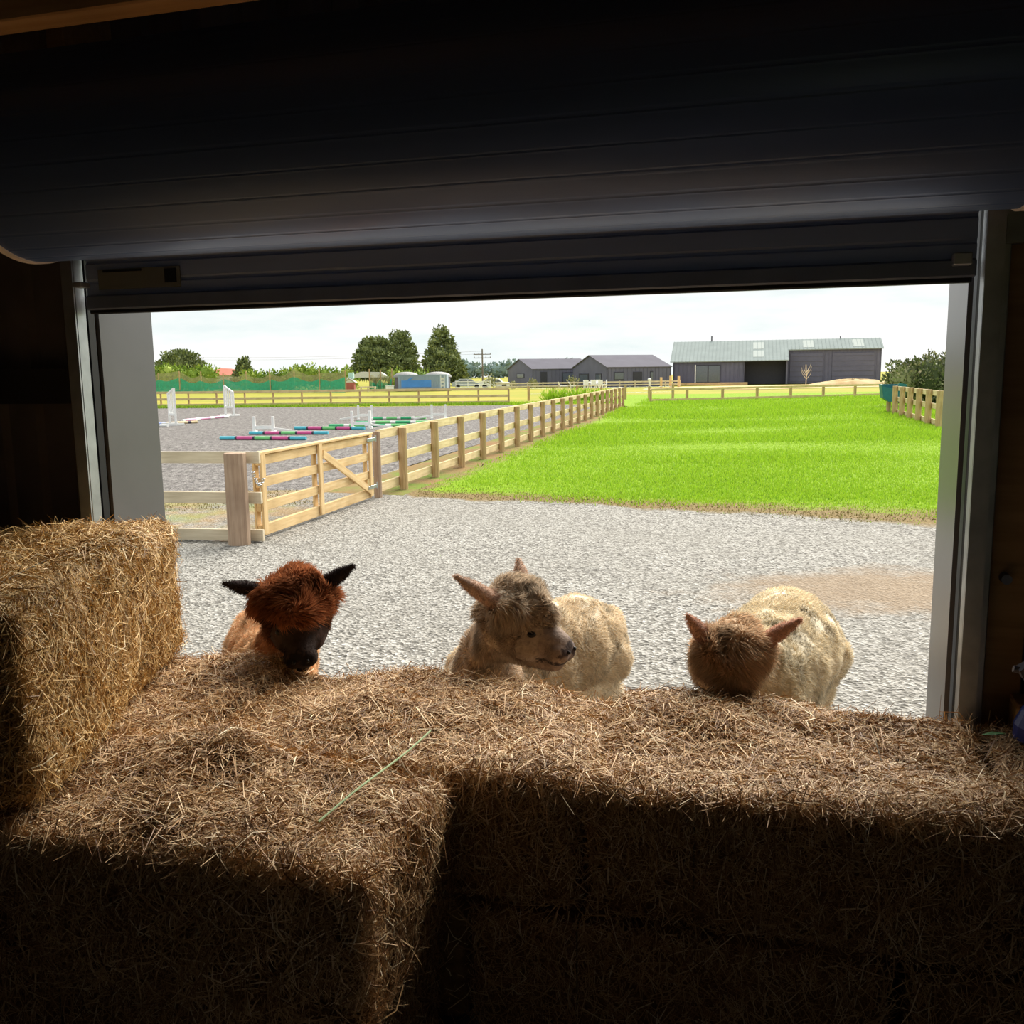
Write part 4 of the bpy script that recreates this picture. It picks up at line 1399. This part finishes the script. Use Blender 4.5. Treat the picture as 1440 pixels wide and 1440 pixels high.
def hay_bale(label, s0, s1, n0, n1, z0, z1, rot=0.0, top=20000, front=9000, right=9000, left=0, back=3000, seed=1, mat='straw',
             lump=0.02, centre=None, group=None, strings=True):
    g = np.random.default_rng(seed)
    half = np.array([(s1 - s0) / 2, (n1 - n0) / 2, (z1 - z0) / 2])
    c = W((s0 + s1) / 2, (n0 + n1) / 2, z0)
    root = thing('hay_bale', label, 'hay bale', c, -YAW + rot, group)
    wv_ = waves(seed + 100, 16, 5, 40)
    off = np.array([s0 * 3, n0 * 3, z0 * 3])
    rad = 0.055

    def surf(Q):
        P, nr = round_box_point(Q, half, rad)
        k_ = wv_(P + off)
        amp = np.where(nr[:, 2] > 0.4, lump, lump * 0.8) * np.where(nr[:, 2] < -0.3, 0.0, 1.0)
        # bales stay flat underneath
        return P + nr * (k_ * amp - lump * 0.6)[:, None] + np.array([0, 0, half[2]]), nr

    # solid body
    V, F = [], []
    Qs = []
    for ax in range(3):
        for sg in (-1, 1):
            u_, v_ = [(1, 2), (2, 0), (0, 1)][ax]
            nu, nv = max(3, int(half[u_] * 2 / 0.03)), max(3, int(half[v_] * 2 / 0.03))
            b0 = sum(len(q) for q in Qs)
            U, VV = np.meshgrid(np.linspace(-1, 1, nu + 1), np.linspace(-1, 1, nv + 1), indexing='ij')
            q = np.zeros((U.size, 3))
            q[:, ax] = sg * half[ax]
            q[:, u_] = U.ravel() * half[u_]
            q[:, v_] = VV.ravel() * half[v_]
            Qs.append(q)
            for i in range(nu):
                for j in range(nv):
                    a = b0 + i * (nv + 1) + j
                    f = (a, a + nv + 1, a + nv + 2, a + 1)
                    F.append(f if sg > 0 else f[::-1])
    P, nr = surf(np.concatenate(Qs))
    P[:, 2] = np.maximum(P[:, 2], 0.0)
    link('bale_body', mesh_np('bale_body', P, np.array(F).ravel(), 4, 'bale_core'), root)

    # loose straws on the outside
    QQ, kinds = [], []
    for ax, sg, dens in ((2, 1, top), (1, -1, front), (0, 1, right), (0, -1, left), (1, 1, back)):
        u_, v_ = [(1, 2), (2, 0), (0, 1)][ax]
        cnt = int(1.35 * dens * 4 * half[u_] * half[v_])
        if cnt < 1:
            continue
        q = np.zeros((cnt, 3))
        q[:, ax] = sg * half[ax]
        q[:, u_] = g.uniform(-1, 1, cnt) * half[u_]
        q[:, v_] = g.uniform(-1, 1, cnt) * half[v_]
        QQ.append(q)
        kinds += [ax] * cnt
    Q = np.concatenate(QQ)
    kinds = np.array(kinds)
    P, nr = surf(Q)
    m = len(P)
    # direction within the surface
    ref = g.normal(size=(m, 3))
    side = kinds != 2
    ref[side, 2] *= 1.5
    t = ref - nr * (ref * nr).sum(1)[:, None]
    t /= np.linalg.norm(t, axis=1)[:, None] + 1e-9
    tilt = np.abs(g.normal(0, 0.22, m)) - 0.04
    wild = g.random(m) < 0.05
    tilt[wild] += g.uniform(0.2, 0.9, wild.sum())
    t = t + nr * tilt[:, None]
    t /= np.linalg.norm(t, axis=1)[:, None]
    L = g.gamma(4.0, 0.017, m).clip(0.02, 0.20)
    wd_ = g.uniform(0.0007, 0.0017, m)
    q_ = np.cross(t, nr + g.normal(0, 0.5, (m, 3)))
    q_ /= np.linalg.norm(q_, axis=1)[:, None] + 1e-9
    bend = g.normal(0, 0.09, m)[:, None] * L[:, None] * q_ + nr * (g.normal(0, 0.10, m) * L)[:, None]
    base = P + nr * g.uniform(-0.004, 0.016, m)[:, None]
    A, C_ = base - t * L[:, None] * 0.5, base + t * L[:, None] * 0.5
    A[:, 2] -= 0.03 * L * (kinds == 2)
    Bm = base + bend
    w3 = q_ * wd_[:, None]
    V = np.stack([A - w3, A + w3, Bm - w3, Bm + w3, C_ - w3 * 0.6, C_ + w3 * 0.6], 1)
    V = V.reshape(-1, 3)
    V[:, 2] = np.maximum(V[:, 2], 0.003)
    b0 = (np.arange(m) * 6)[:, None]
    F = np.concatenate([b0 + np.array([[0, 1, 3, 2]]), b0 + np.array([[2, 3, 5, 4]])], 1).ravel()
    o = link('straw', mesh_np('straw', V, F, 4, mat), root)
    o['kind'] = 'stuff'
    if strings:
        for xx in (-half[0] * 0.45, half[0] * 0.45):
            hy, hz = half[1] - lump * 1.1, half[2] * 2 - lump * 1.1
            pts = [(xx, -hy, 0.01), (xx, -hy, hz - 0.04), (xx, -hy + 0.04, hz), (xx, hy - 0.04, hz), (xx, hy, hz - 0.04), (xx, hy, 0.01)]
            tube('bale_string', pts, 0.002, 'bale_string', root, 5)
    return root


BG = 'bales stacked across the doorway'
# lower course of the long row
cuts = [-3.05, -1.98, -0.78, 0.34, 1.42]
for i in range(4):
    lab = ['lower-course hay bale under the high corner bale', 'lower-course hay bale behind the block of front bales',
           'lower-course hay bale below the middle of the long row', 'lower-course hay bale below the end of the long row by blue bottle'][i]
    hay_bale(lab, cuts[i] + 0.004, cuts[i + 1] - 0.004, 2.25, 2.99, 0.0, 0.398, 0, 0, 9000 if i > 1 else 500, 1500, 0, 1500, 40 + i, 'straw', 0.012, group=BG)
cuts = [-2.95, -1.70, -0.46, 0.62, 1.62]
for i in range(4):
    lab = ['upper-course hay bale carrying the high corner bale', 'upper-course hay bale where the brown alpaca feeds',
           'upper-course hay bale before the fawn alpaca looking sideways', 'upper-course hay bale at the jamb with blue bottle standing on it'][i]
    hay_bale(lab, cuts[i], cuts[i + 1], 2.25, 3.0, 0.40, 0.775, 0, 26000, 12000, 3000, 0, 6000, 50 + i, 'straw', 0.017, group=BG)
# front block on the left
hay_bale('lower hay bale of the front block', -1.98, -0.86, 1.70, 2.235, 0.0, 0.398, 0, 0, 9000, 12000, 0, 0, 60, 'straw', 0.014, group=BG)
hay_bale('top hay bale of the front block with green twine across it', -1.98, -0.80, 1.66, 2.25, 0.40, 0.785, 0, 28000, 13000, 18000, 0, 0, 61, 'straw', 0.024, group=BG)
hay_bale('lower hay bale in the far corner of the front block', -3.05, -1.985, 1.68, 2.24, 0.0, 0.398, 0, 0, 2500, 0, 500, 0, 63, 'straw', 0.012, group=BG)
hay_bale('top hay bale in the far corner of the front block, under the high bale', -3.05, -1.985, 1.66, 2.245, 0.40, 0.80, 0, 9000, 4000, 0, 500, 0, 64, 'straw', 0.02, group=BG)
# the high corner bale, turned a little on the stack
hay_bale('golden hay bale set high on the stack against the galvanised guide', -2.42 - 0.47, -2.42 + 0.47, 2.245 - 0.68, 2.245 + 0.68, 0.785, 1.29, R(20.8), 26000, 9000, 26000, 0, 8000, 62, 'straw_gold', 0.022, group=BG)

# green twine lying loose over the front block
pts = [W(-1.012 + 0.062 * t_ + 0.0015 * math.sin(t_ * 9), 1.86 + 0.59 * t_, 0.800 + 0.004 * math.sin(t_ * 7)) for t_ in np.linspace(0, 1, 16)]
tw = tube('baling_twine', pts, 0.0028, 'twine', None, 6)
tag(tw, 'pale green twine lying loose across the front block of hay', 'twine')

# ------------------------------------------------------------------ things by the right jamb
bk = thing('timber_block', 'pale sawn timber block standing behind hay beside the jamb', 'timber block', W(0.83, 3.055, 0), -YAW)
box('block', (0.82, 0.10, 0.17), (0, 0, 0.41), 'block', bk, (0, math.pi / 2, 0), 0.006)
o = box('end_cap_strip', (0.17, 0.10, 0.012), (0, 0, 0.826), 'frame_timber', bk, bevel=0.002)
bt = thing('spray_bottle', 'dark blue bottle with grey ringed pump head standing on hay', 'bottle', W(0.785, 2.85, 0.785), -YAW)
rr2 = [(0.0, 0.085), (0.04, 0.084), (0.085, 0.066), (0.12, 0.034), (0.14, 0.028)]
link('bottle_body', tube_mesh([(0, 0, z) for z, r in rr2], [r for z, r in rr2], 'bottle_blue', 20), bt)
ring = [(0.030 * math.cos(a_), 0, 0.170 + 0.036 * math.sin(a_)) for a_ in np.linspace(0, 2 * math.pi, 25)]
link('trigger_ring', tube_mesh(ring, 0.007, 'white', 8, False), bt, (-0.035, -0.035, 0))
link('pump_head', prism_mesh([(-0.085, 0.205), (-0.07, 0.175), (0.03, 0.135), (0.05, 0.24), (-0.03, 0.245)], 0.05, 'bottle_grey', 'y'), bt)
tube('nozzle', [(-0.08, 0, 0.200), (-0.096, 0, 0.204)], 0.010, 'bottle_grey', bt, 10)
lf = thing('green_leaf', 'fresh green leaf lying on hay near blue bottle', 'leaf', W(0.62, 2.72, 0.832), -YAW + 0.3)
V = [(-0.035, 0, 0.004), (0, -0.010, 0.008), (0.035, 0, 0.006), (0, 0.010, 0.008), (-0.035, 0, 0.003), (0, -0.010, 0.005), (0.035, 0, 0.004), (0, 0.010, 0.005)]
link('blade', mesh_from('blade', V, [(0, 1, 2, 3), (7, 6, 5, 4)], 'leaf'), lf)

# ================================================================== alpacas
def V3(*a):
    return np.array(a, float)


def alpaca(label, shoulder, rump, chest_z, rad, neck_pts, neck_r, head, face, up, cols, seed, ear_l, ear_r, head_scale=1.0, knot=1.0, fluff=1.0, kx=0.11, muz=1.0, kz=0.030):
    """shoulder, rump: (x,y) of the trunk; neck_pts: control points from chest to poll; head: centre of the skull;
    face: direction the nose points; up: towards the crown; ear_l/r: directions of the ears in head axes (x nose, y left, z crown)"""
    g = np.random.default_rng(seed)
    X = V3(*face); X /= np.linalg.norm(X)
    Z = V3(*up); Z = Z - X * (Z @ X); Z /= np.linalg.norm(Z)
    Y = np.cross(Z, X)
    Hc = V3(*head)
    hs = head_scale

    def hw(p):
        return Hc + (X * p[0] + Y * p[1] + Z * p[2]) * hs

    sh, ru = V3(shoulder[0], shoulder[1], chest_z), V3(rump[0], rump[1], chest_z - 0.015)
    ax = (ru - sh); ax[2] = 0; ax /= np.linalg.norm(ax)
    lat = np.cross(V3(0, 0, 1), ax)
    root = thing('alpaca', label, 'alpaca', (sh[0], sh[1], 0))
    O = V3(sh[0], sh[1], 0)
    bm = bmesh.new()

    def ball(p, r, sq=None):
        mt = Matrix.Translation(Vector(p - O))
        if sq is not None:
            mt = mt @ sq
        bmesh.ops.create_icosphere(bm, subdivisions=2, radius=r, matrix=mt)

    def chain(pts, rs, step=0.35):
        for i in range(len(pts) - 1):
            a, b = pts[i], pts[i + 1]
            n = max(2, int(np.linalg.norm(b - a) / (min(rs[i], rs[i + 1]) * step)) + 1)
            for k_ in range(n):
                t_ = k_ / n
                ball(a + (b - a) * t_, rs[i] + (rs[i + 1] - rs[i]) * t_)
        ball(pts[-1], rs[-1])

    # trunk: deep chest, tucked belly, round rump
    mid = (sh + ru) / 2
    chain([sh - ax * 0.02 - V3(0, 0, 0.03), sh + (ru - sh) * 0.25, mid + V3(0, 0, 0.01), sh + (ru - sh) * 0.78 + V3(0, 0, 0.01), ru - V3(0, 0, 0.01)],
          [rad * 0.86, rad * 0.98, rad, rad * 1.0, rad * 0.86])
    ball(sh - ax * 0.10 - V3(0, 0, 0.05), rad * 0.66)
    chain([sh + ax * 0.04 - V3(0, 0, 0.09), mid - V3(0, 0, 0.08), ru - ax * 0.06 - V3(0, 0, 0.09)], [rad * 0.84, rad * 0.92, rad * 0.86])   # woolly belly
    # legs
    for sgn in (-1, 1):
        f0 = sh + ax * 0.02 + lat * sgn * rad * 0.50
        chain([f0 - V3(0, 0, 0.10), V3(f0[0], f0[1], 0.34), V3(f0[0], f0[1], 0.30) - ax * 0.015, V3(f0[0], f0[1], 0.08), V3(f0[0], f0[1], 0.035) - ax * 0.03],
              [0.10, 0.060, 0.055, 0.036, 0.035])
        h0 = ru - ax * 0.02 + lat * sgn * rad * 0.50
        chain([h0 - V3(0, 0, 0.06), V3(h0[0], h0[1], 0.46) - ax * 0.10, V3(h0[0], h0[1], 0.30) + ax * 0.06, V3(h0[0], h0[1], 0.08) + ax * 0.04, V3(h0[0], h0[1], 0.035)],
              [0.13, 0.09, 0.055, 0.038, 0.036])
    # tail
    chain([ru + ax * rad * 0.75 + V3(0, 0, 0.06), ru + ax * (rad * 0.95) - V3(0, 0, 0.08), ru + ax * (rad * 0.95) - V3(0, 0, 0.18)], [0.07, 0.06, 0.03])
    # neck
    npts = [V3(*p) for p in neck_pts]
    chain(npts, neck_r, 0.25)
    # head
    hp_ = lambda p, r: ball(hw(p), r * hs)
    hchain = lambda ps, rs: chain([hw(p) for p in ps], [r * hs for r in rs], 0.2)
    hchain([(-0.03, 0, 0.0), (0.045, 0, -0.005)], [0.086, 0.078])
    for sgn in (-1, 1):
        hchain([(-0.01, 0.045 * sgn, -0.02), (0.06, 0.034 * sgn, -0.042)], [0.072, 0.052])          # cheeks
        hchain([(0.050, 0.045 * sgn, 0.034), (0.02, 0.05 * sgn, 0.04)], [0.026, 0.03])            # brow
    hchain([(0.05, 0, -0.016), (0.10, 0, -0.028), (0.14, 0, -0.030)], [0.074, 0.062 * muz, 0.046 * muz])     # muzzle
    for sgn in (-1, 1):
        hp_((0.148, 0.022 * sgn, -0.050), 0.042 * muz)                                                   # split lip
    hchain([(-0.02, 0, -0.07), (0.06, 0, -0.082), (0.132, 0, -0.090)], [0.060, 0.046, 0.032])       # jaw
    # topknot
    kb = knot
    for p, r in (((-0.02, 0, 0.072), 0.090), ((0.035, 0, 0.072), 0.068), ((0.058, 0, 0.072), 0.056), ((-0.015, 0.055, 0.064), 0.074), ((-0.015, -0.055, 0.064), 0.074), ((-0.07, 0, 0.03), 0.085),
                 ((-0.04, 0.045 * fluff, -0.01), 0.075 * fluff), ((-0.04, -0.045 * fluff, -0.01), 0.075 * fluff)):
        hp_(p, r * kb)
    # ears: flat, tapering
    ears = []
    for sgn, ed in ((1, ear_l), (-1, ear_r)):
        b_ = np.array([-0.04, 0.080 * sgn, 0.085])
        d_ = np.array(ed, float)
        ln = np.linalg.norm(d_)
        d_ = d_ / ln
        for k_ in range(29):
            t_ = k_ / 28
            p = b_ + d_ * ln * t_
            wdt = 0.028 * (math.sin(math.pi * (0.22 + 0.74 * t_)) ** 0.8)
            ball(hw(p), max(0.011, wdt * 0.9) * hs)
            ears.append(hw(p))
    me0 = bpy.data.meshes.new('alpaca_raw')
    bm.to_mesh(me0)
    bm.free()
    tmp = bpy.data.objects.new('tmp', me0)
    COL.objects.link(tmp)
    rm = tmp.modifiers.new('r', 'REMESH')
    rm.mode = 'VOXEL'
    rm.voxel_size = 0.0095
    sm = tmp.modifiers.new('s', 'SMOOTH')
    sm.factor, sm.iterations = 0.5, 5
    dg = bpy.context.evaluated_depsgraph_get()
    me = bpy.data.meshes.new_from_object(tmp.evaluated_get(dg))
    bpy.data.objects.remove(tmp)
    me.name = 'alpaca_body'
    nv = len(me.vertices)
    co = np.zeros(nv * 3, np.float32); me.vertices.foreach_get('co', co); co = co.reshape(-1, 3).astype(float) + O
    nr = np.zeros(nv * 3, np.float32); me.vertices.foreach_get('normal', nr); nr = nr.reshape(-1, 3).astype(float)
    ears = np.array(ears)

    wj = waves(seed + 77, 10, 25, 90)

    def regions(P):
        D = (P - Hc) / hs
        h = np.c_[D @ X, D @ Y, D @ Z]
        hj = h + np.c_[wj(P * 1.3), wj(P * 1.3 + 5), wj(P * 1.3 + 9)] * 0.005 + np.random.default_rng(seed + 3).normal(0, 0.004, h.shape)
        hj[:, 1] = h[:, 1]
        h = hj
        near = np.linalg.norm(h - np.array([0.03, 0, 0.0]), axis=1)
        ed = np.min(np.linalg.norm(P[:, None, :] - ears[None, ::2, :], axis=2), axis=1) if len(P) < 80000 else np.min(
            np.stack([np.linalg.norm(P - e_, axis=1) for e_ in ears[::3]], 0), 0)
        is_ear = (ed < 0.034 * hs) & (h[:, 2] > 0.07) & (np.abs(h[:, 1]) > 0.092)
        is_head = (near < 0.25) & (h[:, 0] > -0.14) & (h[:, 2] > -0.13)
        is_knot = is_head & (h[:, 2] > kz + 0.12 * np.clip(h[:, 0] - 0.02, 0, 1)) & (h[:, 0] < kx)
        is_muz = is_head & (h[:, 0] > 0.095) & (h[:, 2] < 0.03)
        is_face = is_head & (h[:, 0] > 0.035) & ~is_knot & (h[:, 2] > -0.115)
        return h, is_ear, is_head, is_knot, is_muz, is_face

    def colour(P):
        h, e_, hd, kn, mz, fc = regions(P)
        C = np.tile(np.array(cols['body']), (len(P), 1))
        nk = (P[:, 2] > chest_z + 0.02) & (np.linalg.norm(P[:, :2] - Hc[:2], axis=1) < 0.32)
        C[nk] = cols['neck']
        C[hd] = cols['head']
        C[kn] = cols['knot']
        C[fc] = cols['face']
        C[mz] = cols['muzzle']
        C[e_] = cols['ear']
        nose = hd & (h[:, 0] > 0.168) & (h[:, 2] > -0.058)
        C[nose] = cols['nose']
        mouth = mz & (np.abs(h[:, 2] + 0.079 + 0.05 * (h[:, 0] - 0.12)) < 0.006)
        C[mouth] = np.array(cols['nose']) * 0.6
        return C

    # lumps of the fleece
    wv1 = waves(seed + 5, 16, 12, 60)
    h, e_, hd, kn, mz, fc = regions(co)
    amp = np.where(e_, 0.0, np.where(mz | fc, 0.001, 0.007))
    co2 = co + nr * (wv1(co) * amp)[:, None]
    me.vertices.foreach_set('co', (co2 - O).astype(np.float32).ravel())
    me.materials.clear()
    me.materials.append(M['skin'])
    Cc = colour(co)
    ca = me.color_attributes.new('Col', 'FLOAT_COLOR', 'POINT')
    ca.data.foreach_set('color', np.c_[Cc, np.ones(nv)].astype(np.float32).ravel())
    me.polygons.foreach_set('use_smooth', [True] * len(me.polygons))
    me.update()
    body = link('body', me, root)

    # fleece: short locks all over, long on crown and trunk, fine on the face
    me.calc_loop_triangles()
    nt_ = len(me.loop_triangles)
    tri = np.zeros(nt_ * 3, np.int32); me.loop_triangles.foreach_get('vertices', tri); tri = tri.reshape(-1, 3)
    A, B, C_ = co2[tri[:, 0]], co2[tri[:, 1]], co2[tri[:, 2]]
    cen = (A + B + C_) / 3
    ar = np.linalg.norm(np.cross(B - A, C_ - A), axis=1) / 2
    h, e_, hd, kn, mz, fc = regions(cen)
    dens = np.full(nt_, 36000.0)
    dens[hd] = 90000
    dens[kn] = 110000
    dens[fc | mz] = 120000
    dens[e_] = 140000
    dens[cen[:, 2] < 0.42] = 5000
    cnt = (ar * dens).sum()
    n = int(cnt)
    pick = g.choice(nt_, n, p=ar * dens / cnt)
    u_ = g.random((n, 2)); fl = u_.sum(1) > 1; u_[fl] = 1 - u_[fl]
    P = A[pick] + (B - A)[pick] * u_[:, :1] + (C_ - A)[pick] * u_[:, 1:]
    Nn = np.cross((B - A)[pick], (C_ - A)[pick]); Nn /= np.linalg.norm(Nn, axis=1)[:, None] + 1e-12
    e_, hd, kn, mz, fc = e_[pick], hd[pick], kn[pick], mz[pick], fc[pick]
    wx, wy, wz = waves(seed + 11, 12, 25, 110), waves(seed + 12, 12, 25, 110), waves(seed + 13, 12, 25, 110)
    cl = np.c_[wx(P), wy(P), wz(P)]
    flow = np.where(hd[:, None], X * 0.9 - Z * 0.2, ax * 0.35 - np.array([0, 0, 0.55]))
    flow = np.where((mz | fc)[:, None], -X * 1.8, flow)
    T = Nn * 0.8 + flow * 0.4 + cl * np.where(hd, 0.55, 0.42)[:, None] + g.normal(0, 0.28, (n, 3))
    T[e_] = (Nn * 0.45 + g.normal(0, 0.25, (n, 3)))[e_]
    T[mz | fc] = (Nn * 0.3 + flow * 0.6 + g.normal(0, 0.12, (n, 3)))[mz | fc]
    T /= np.linalg.norm(T, axis=1)[:, None]
    L = np.full(n, 0.019); L[hd] = 0.020; L[kn] = 0.034 * knot; L[fc] = 0.009; L[mz] = 0.006; L[e_] = 0.009
    L *= g.uniform(0.6, 1.35, n)
    wd_ = np.full(n, 0.0019); wd_[hd] = 0.0013; wd_[kn] = 0.0018; wd_[fc | mz | e_] = 0.0008
    q = np.cross(T, g.normal(size=(n, 3))); q /= np.linalg.norm(q, axis=1)[:, None] + 1e-9
    curl = cl * 0.12 + np.array([0, 0, -0.12])
    mid_ = P + T * (L * 0.55)[:, None]
    tip = P + T * L[:, None] + curl * L[:, None]
    w3 = q * wd_[:, None]
    Vv = np.stack([P - w3 - Nn * 0.003, P + w3 - Nn * 0.003, mid_ + w3 * 0.8, tip, mid_ - w3 * 0.8], 1).reshape(-1, 3) - O
    b0 = (np.arange(n) * 5)[:, None]
    # a quad and a triangle, written as three triangles
    F = np.concatenate([b0 + np.array([[0, 1, 2]]), b0 + np.array([[0, 2, 4]]), b0 + np.array([[4, 2, 3]])], 1).ravel()
    fm = mesh_np('fleece', Vv, F, 3, 'fleece')
    Cs = colour(P) * g.uniform(0.82, 1.12, (n, 1)) * (1 + 0.22 * np.clip(cl[:, :1], -2, 0.15))
    Cs = Cs / np.maximum(1.0, Cs.max(1, keepdims=True) / 0.97)
    ca = fm.color_attributes.new('Col', 'FLOAT_COLOR', 'POINT')
    c5 = np.repeat(np.c_[Cs, np.ones(n)], 5, axis=0)
    ca.data.foreach_set('color', c5.astype(np.float32).ravel())
    fo = link('fleece', fm, root)
    fo['kind'] = 'stuff'
    # eyes and nostrils
    for sgn in (-1, 1):
        p = hw((0.072, 0.060 * sgn, 0.006)) - O
        bm = bmesh.new()
        bmesh.ops.create_uvsphere(bm, u_segments=16, v_segments=10, radius=0.0150 * hs)
        m2 = bpy.data.meshes.new('eye'); bm.to_mesh(m2); bm.free()
        m2.materials.append(M['eye'])
        m2.polygons.foreach_set('use_smooth', [True] * len(m2.polygons))
        link('eye', m2, root, p, (0, 0, 0), (1, 1, 0.72))
        p = hw((0.148 + 0.0385 * muz, 0.022 * sgn, -0.038)) - O
        bm = bmesh.new()
        bmesh.ops.create_uvsphere(bm, u_segments=10, v_segments=6, radius=0.0065 * hs)
        m2 = bpy.data.meshes.new('nostril'); bm.to_mesh(m2); bm.free()
        m2.materials.append(M['eye'])
        link('nostril', m2, root, p)
    return root


alpaca('rusty brown alpaca with dark face looking over the hay', (-1.06, 3.92), (-1.22, 4.50), 0.565, 0.20,
       [(-1.03, 3.85, 0.62), (-0.93, 3.64, 0.77), (-0.85, 3.50, 0.90)], [0.13, 0.10, 0.09],
       (-0.815, 3.40, 0.945), (0.20, -0.86, -0.40), (0.0, -0.25, 0.9),
       dict(body=(0.95, 0.62, 0.36), neck=(0.55, 0.27, 0.13), head=(0.26, 0.10, 0.045), knot=(0.50, 0.19, 0.08), face=(0.075, 0.042, 0.032),
            muzzle=(0.045, 0.028, 0.022), ear=(0.05, 0.034, 0.032), nose=(0.012, 0.009, 0.009)), 201,
       (0.0, 0.12, 0.075), (-0.01, -0.145, 0.055), 1.12, 1.06, 0.78, 0.125, 0.88, 0.050)
alpaca('fawn alpaca with long ears turning its face sideways', (-0.10, 3.86), (0.36, 4.36), 0.57, 0.235,
       [(-0.12, 3.66, 0.60), (-0.12, 3.52, 0.76), (-0.05, 3.43, 0.86)], [0.14, 0.10, 0.10],
       (0.025, 3.38, 0.905), (0.84, -0.46, -0.10), (0.05, -0.05, 1.0),
       dict(body=(0.95, 0.81, 0.61), neck=(0.76, 0.61, 0.46), head=(0.70, 0.56, 0.42), knot=(0.74, 0.60, 0.45), face=(0.44, 0.34, 0.26),
            muzzle=(0.36, 0.27, 0.22), ear=(0.74, 0.54, 0.42), nose=(0.09, 0.065, 0.06)), 202,
       (-0.06, 0.07, 0.085), (-0.10, -0.105, 0.095), 1.17, 1.0)
alpaca('cream alpaca with brown topknot bending its head to hay', (0.95, 3.48), (1.25, 4.02), 0.655, 0.245,
       [(0.90, 3.40, 0.72), (0.82, 3.25, 0.80), (0.76, 3.14, 0.85)], [0.16, 0.12, 0.10],
       (0.738, 3.05, 0.85), (-0.05, -0.62, -0.78), (0.0, -0.75, 0.62),
       dict(body=(0.98, 0.86, 0.64), neck=(0.94, 0.79, 0.56), head=(0.78, 0.58, 0.40), knot=(0.82, 0.60, 0.40), face=(0.52, 0.37, 0.26),
            muzzle=(0.36, 0.24, 0.16), ear=(0.74, 0.46, 0.34), nose=(0.09, 0.065, 0.06)), 203,
       (-0.05, 0.115, 0.10), (-0.05, -0.085, 0.105), 1.04, 1.0)
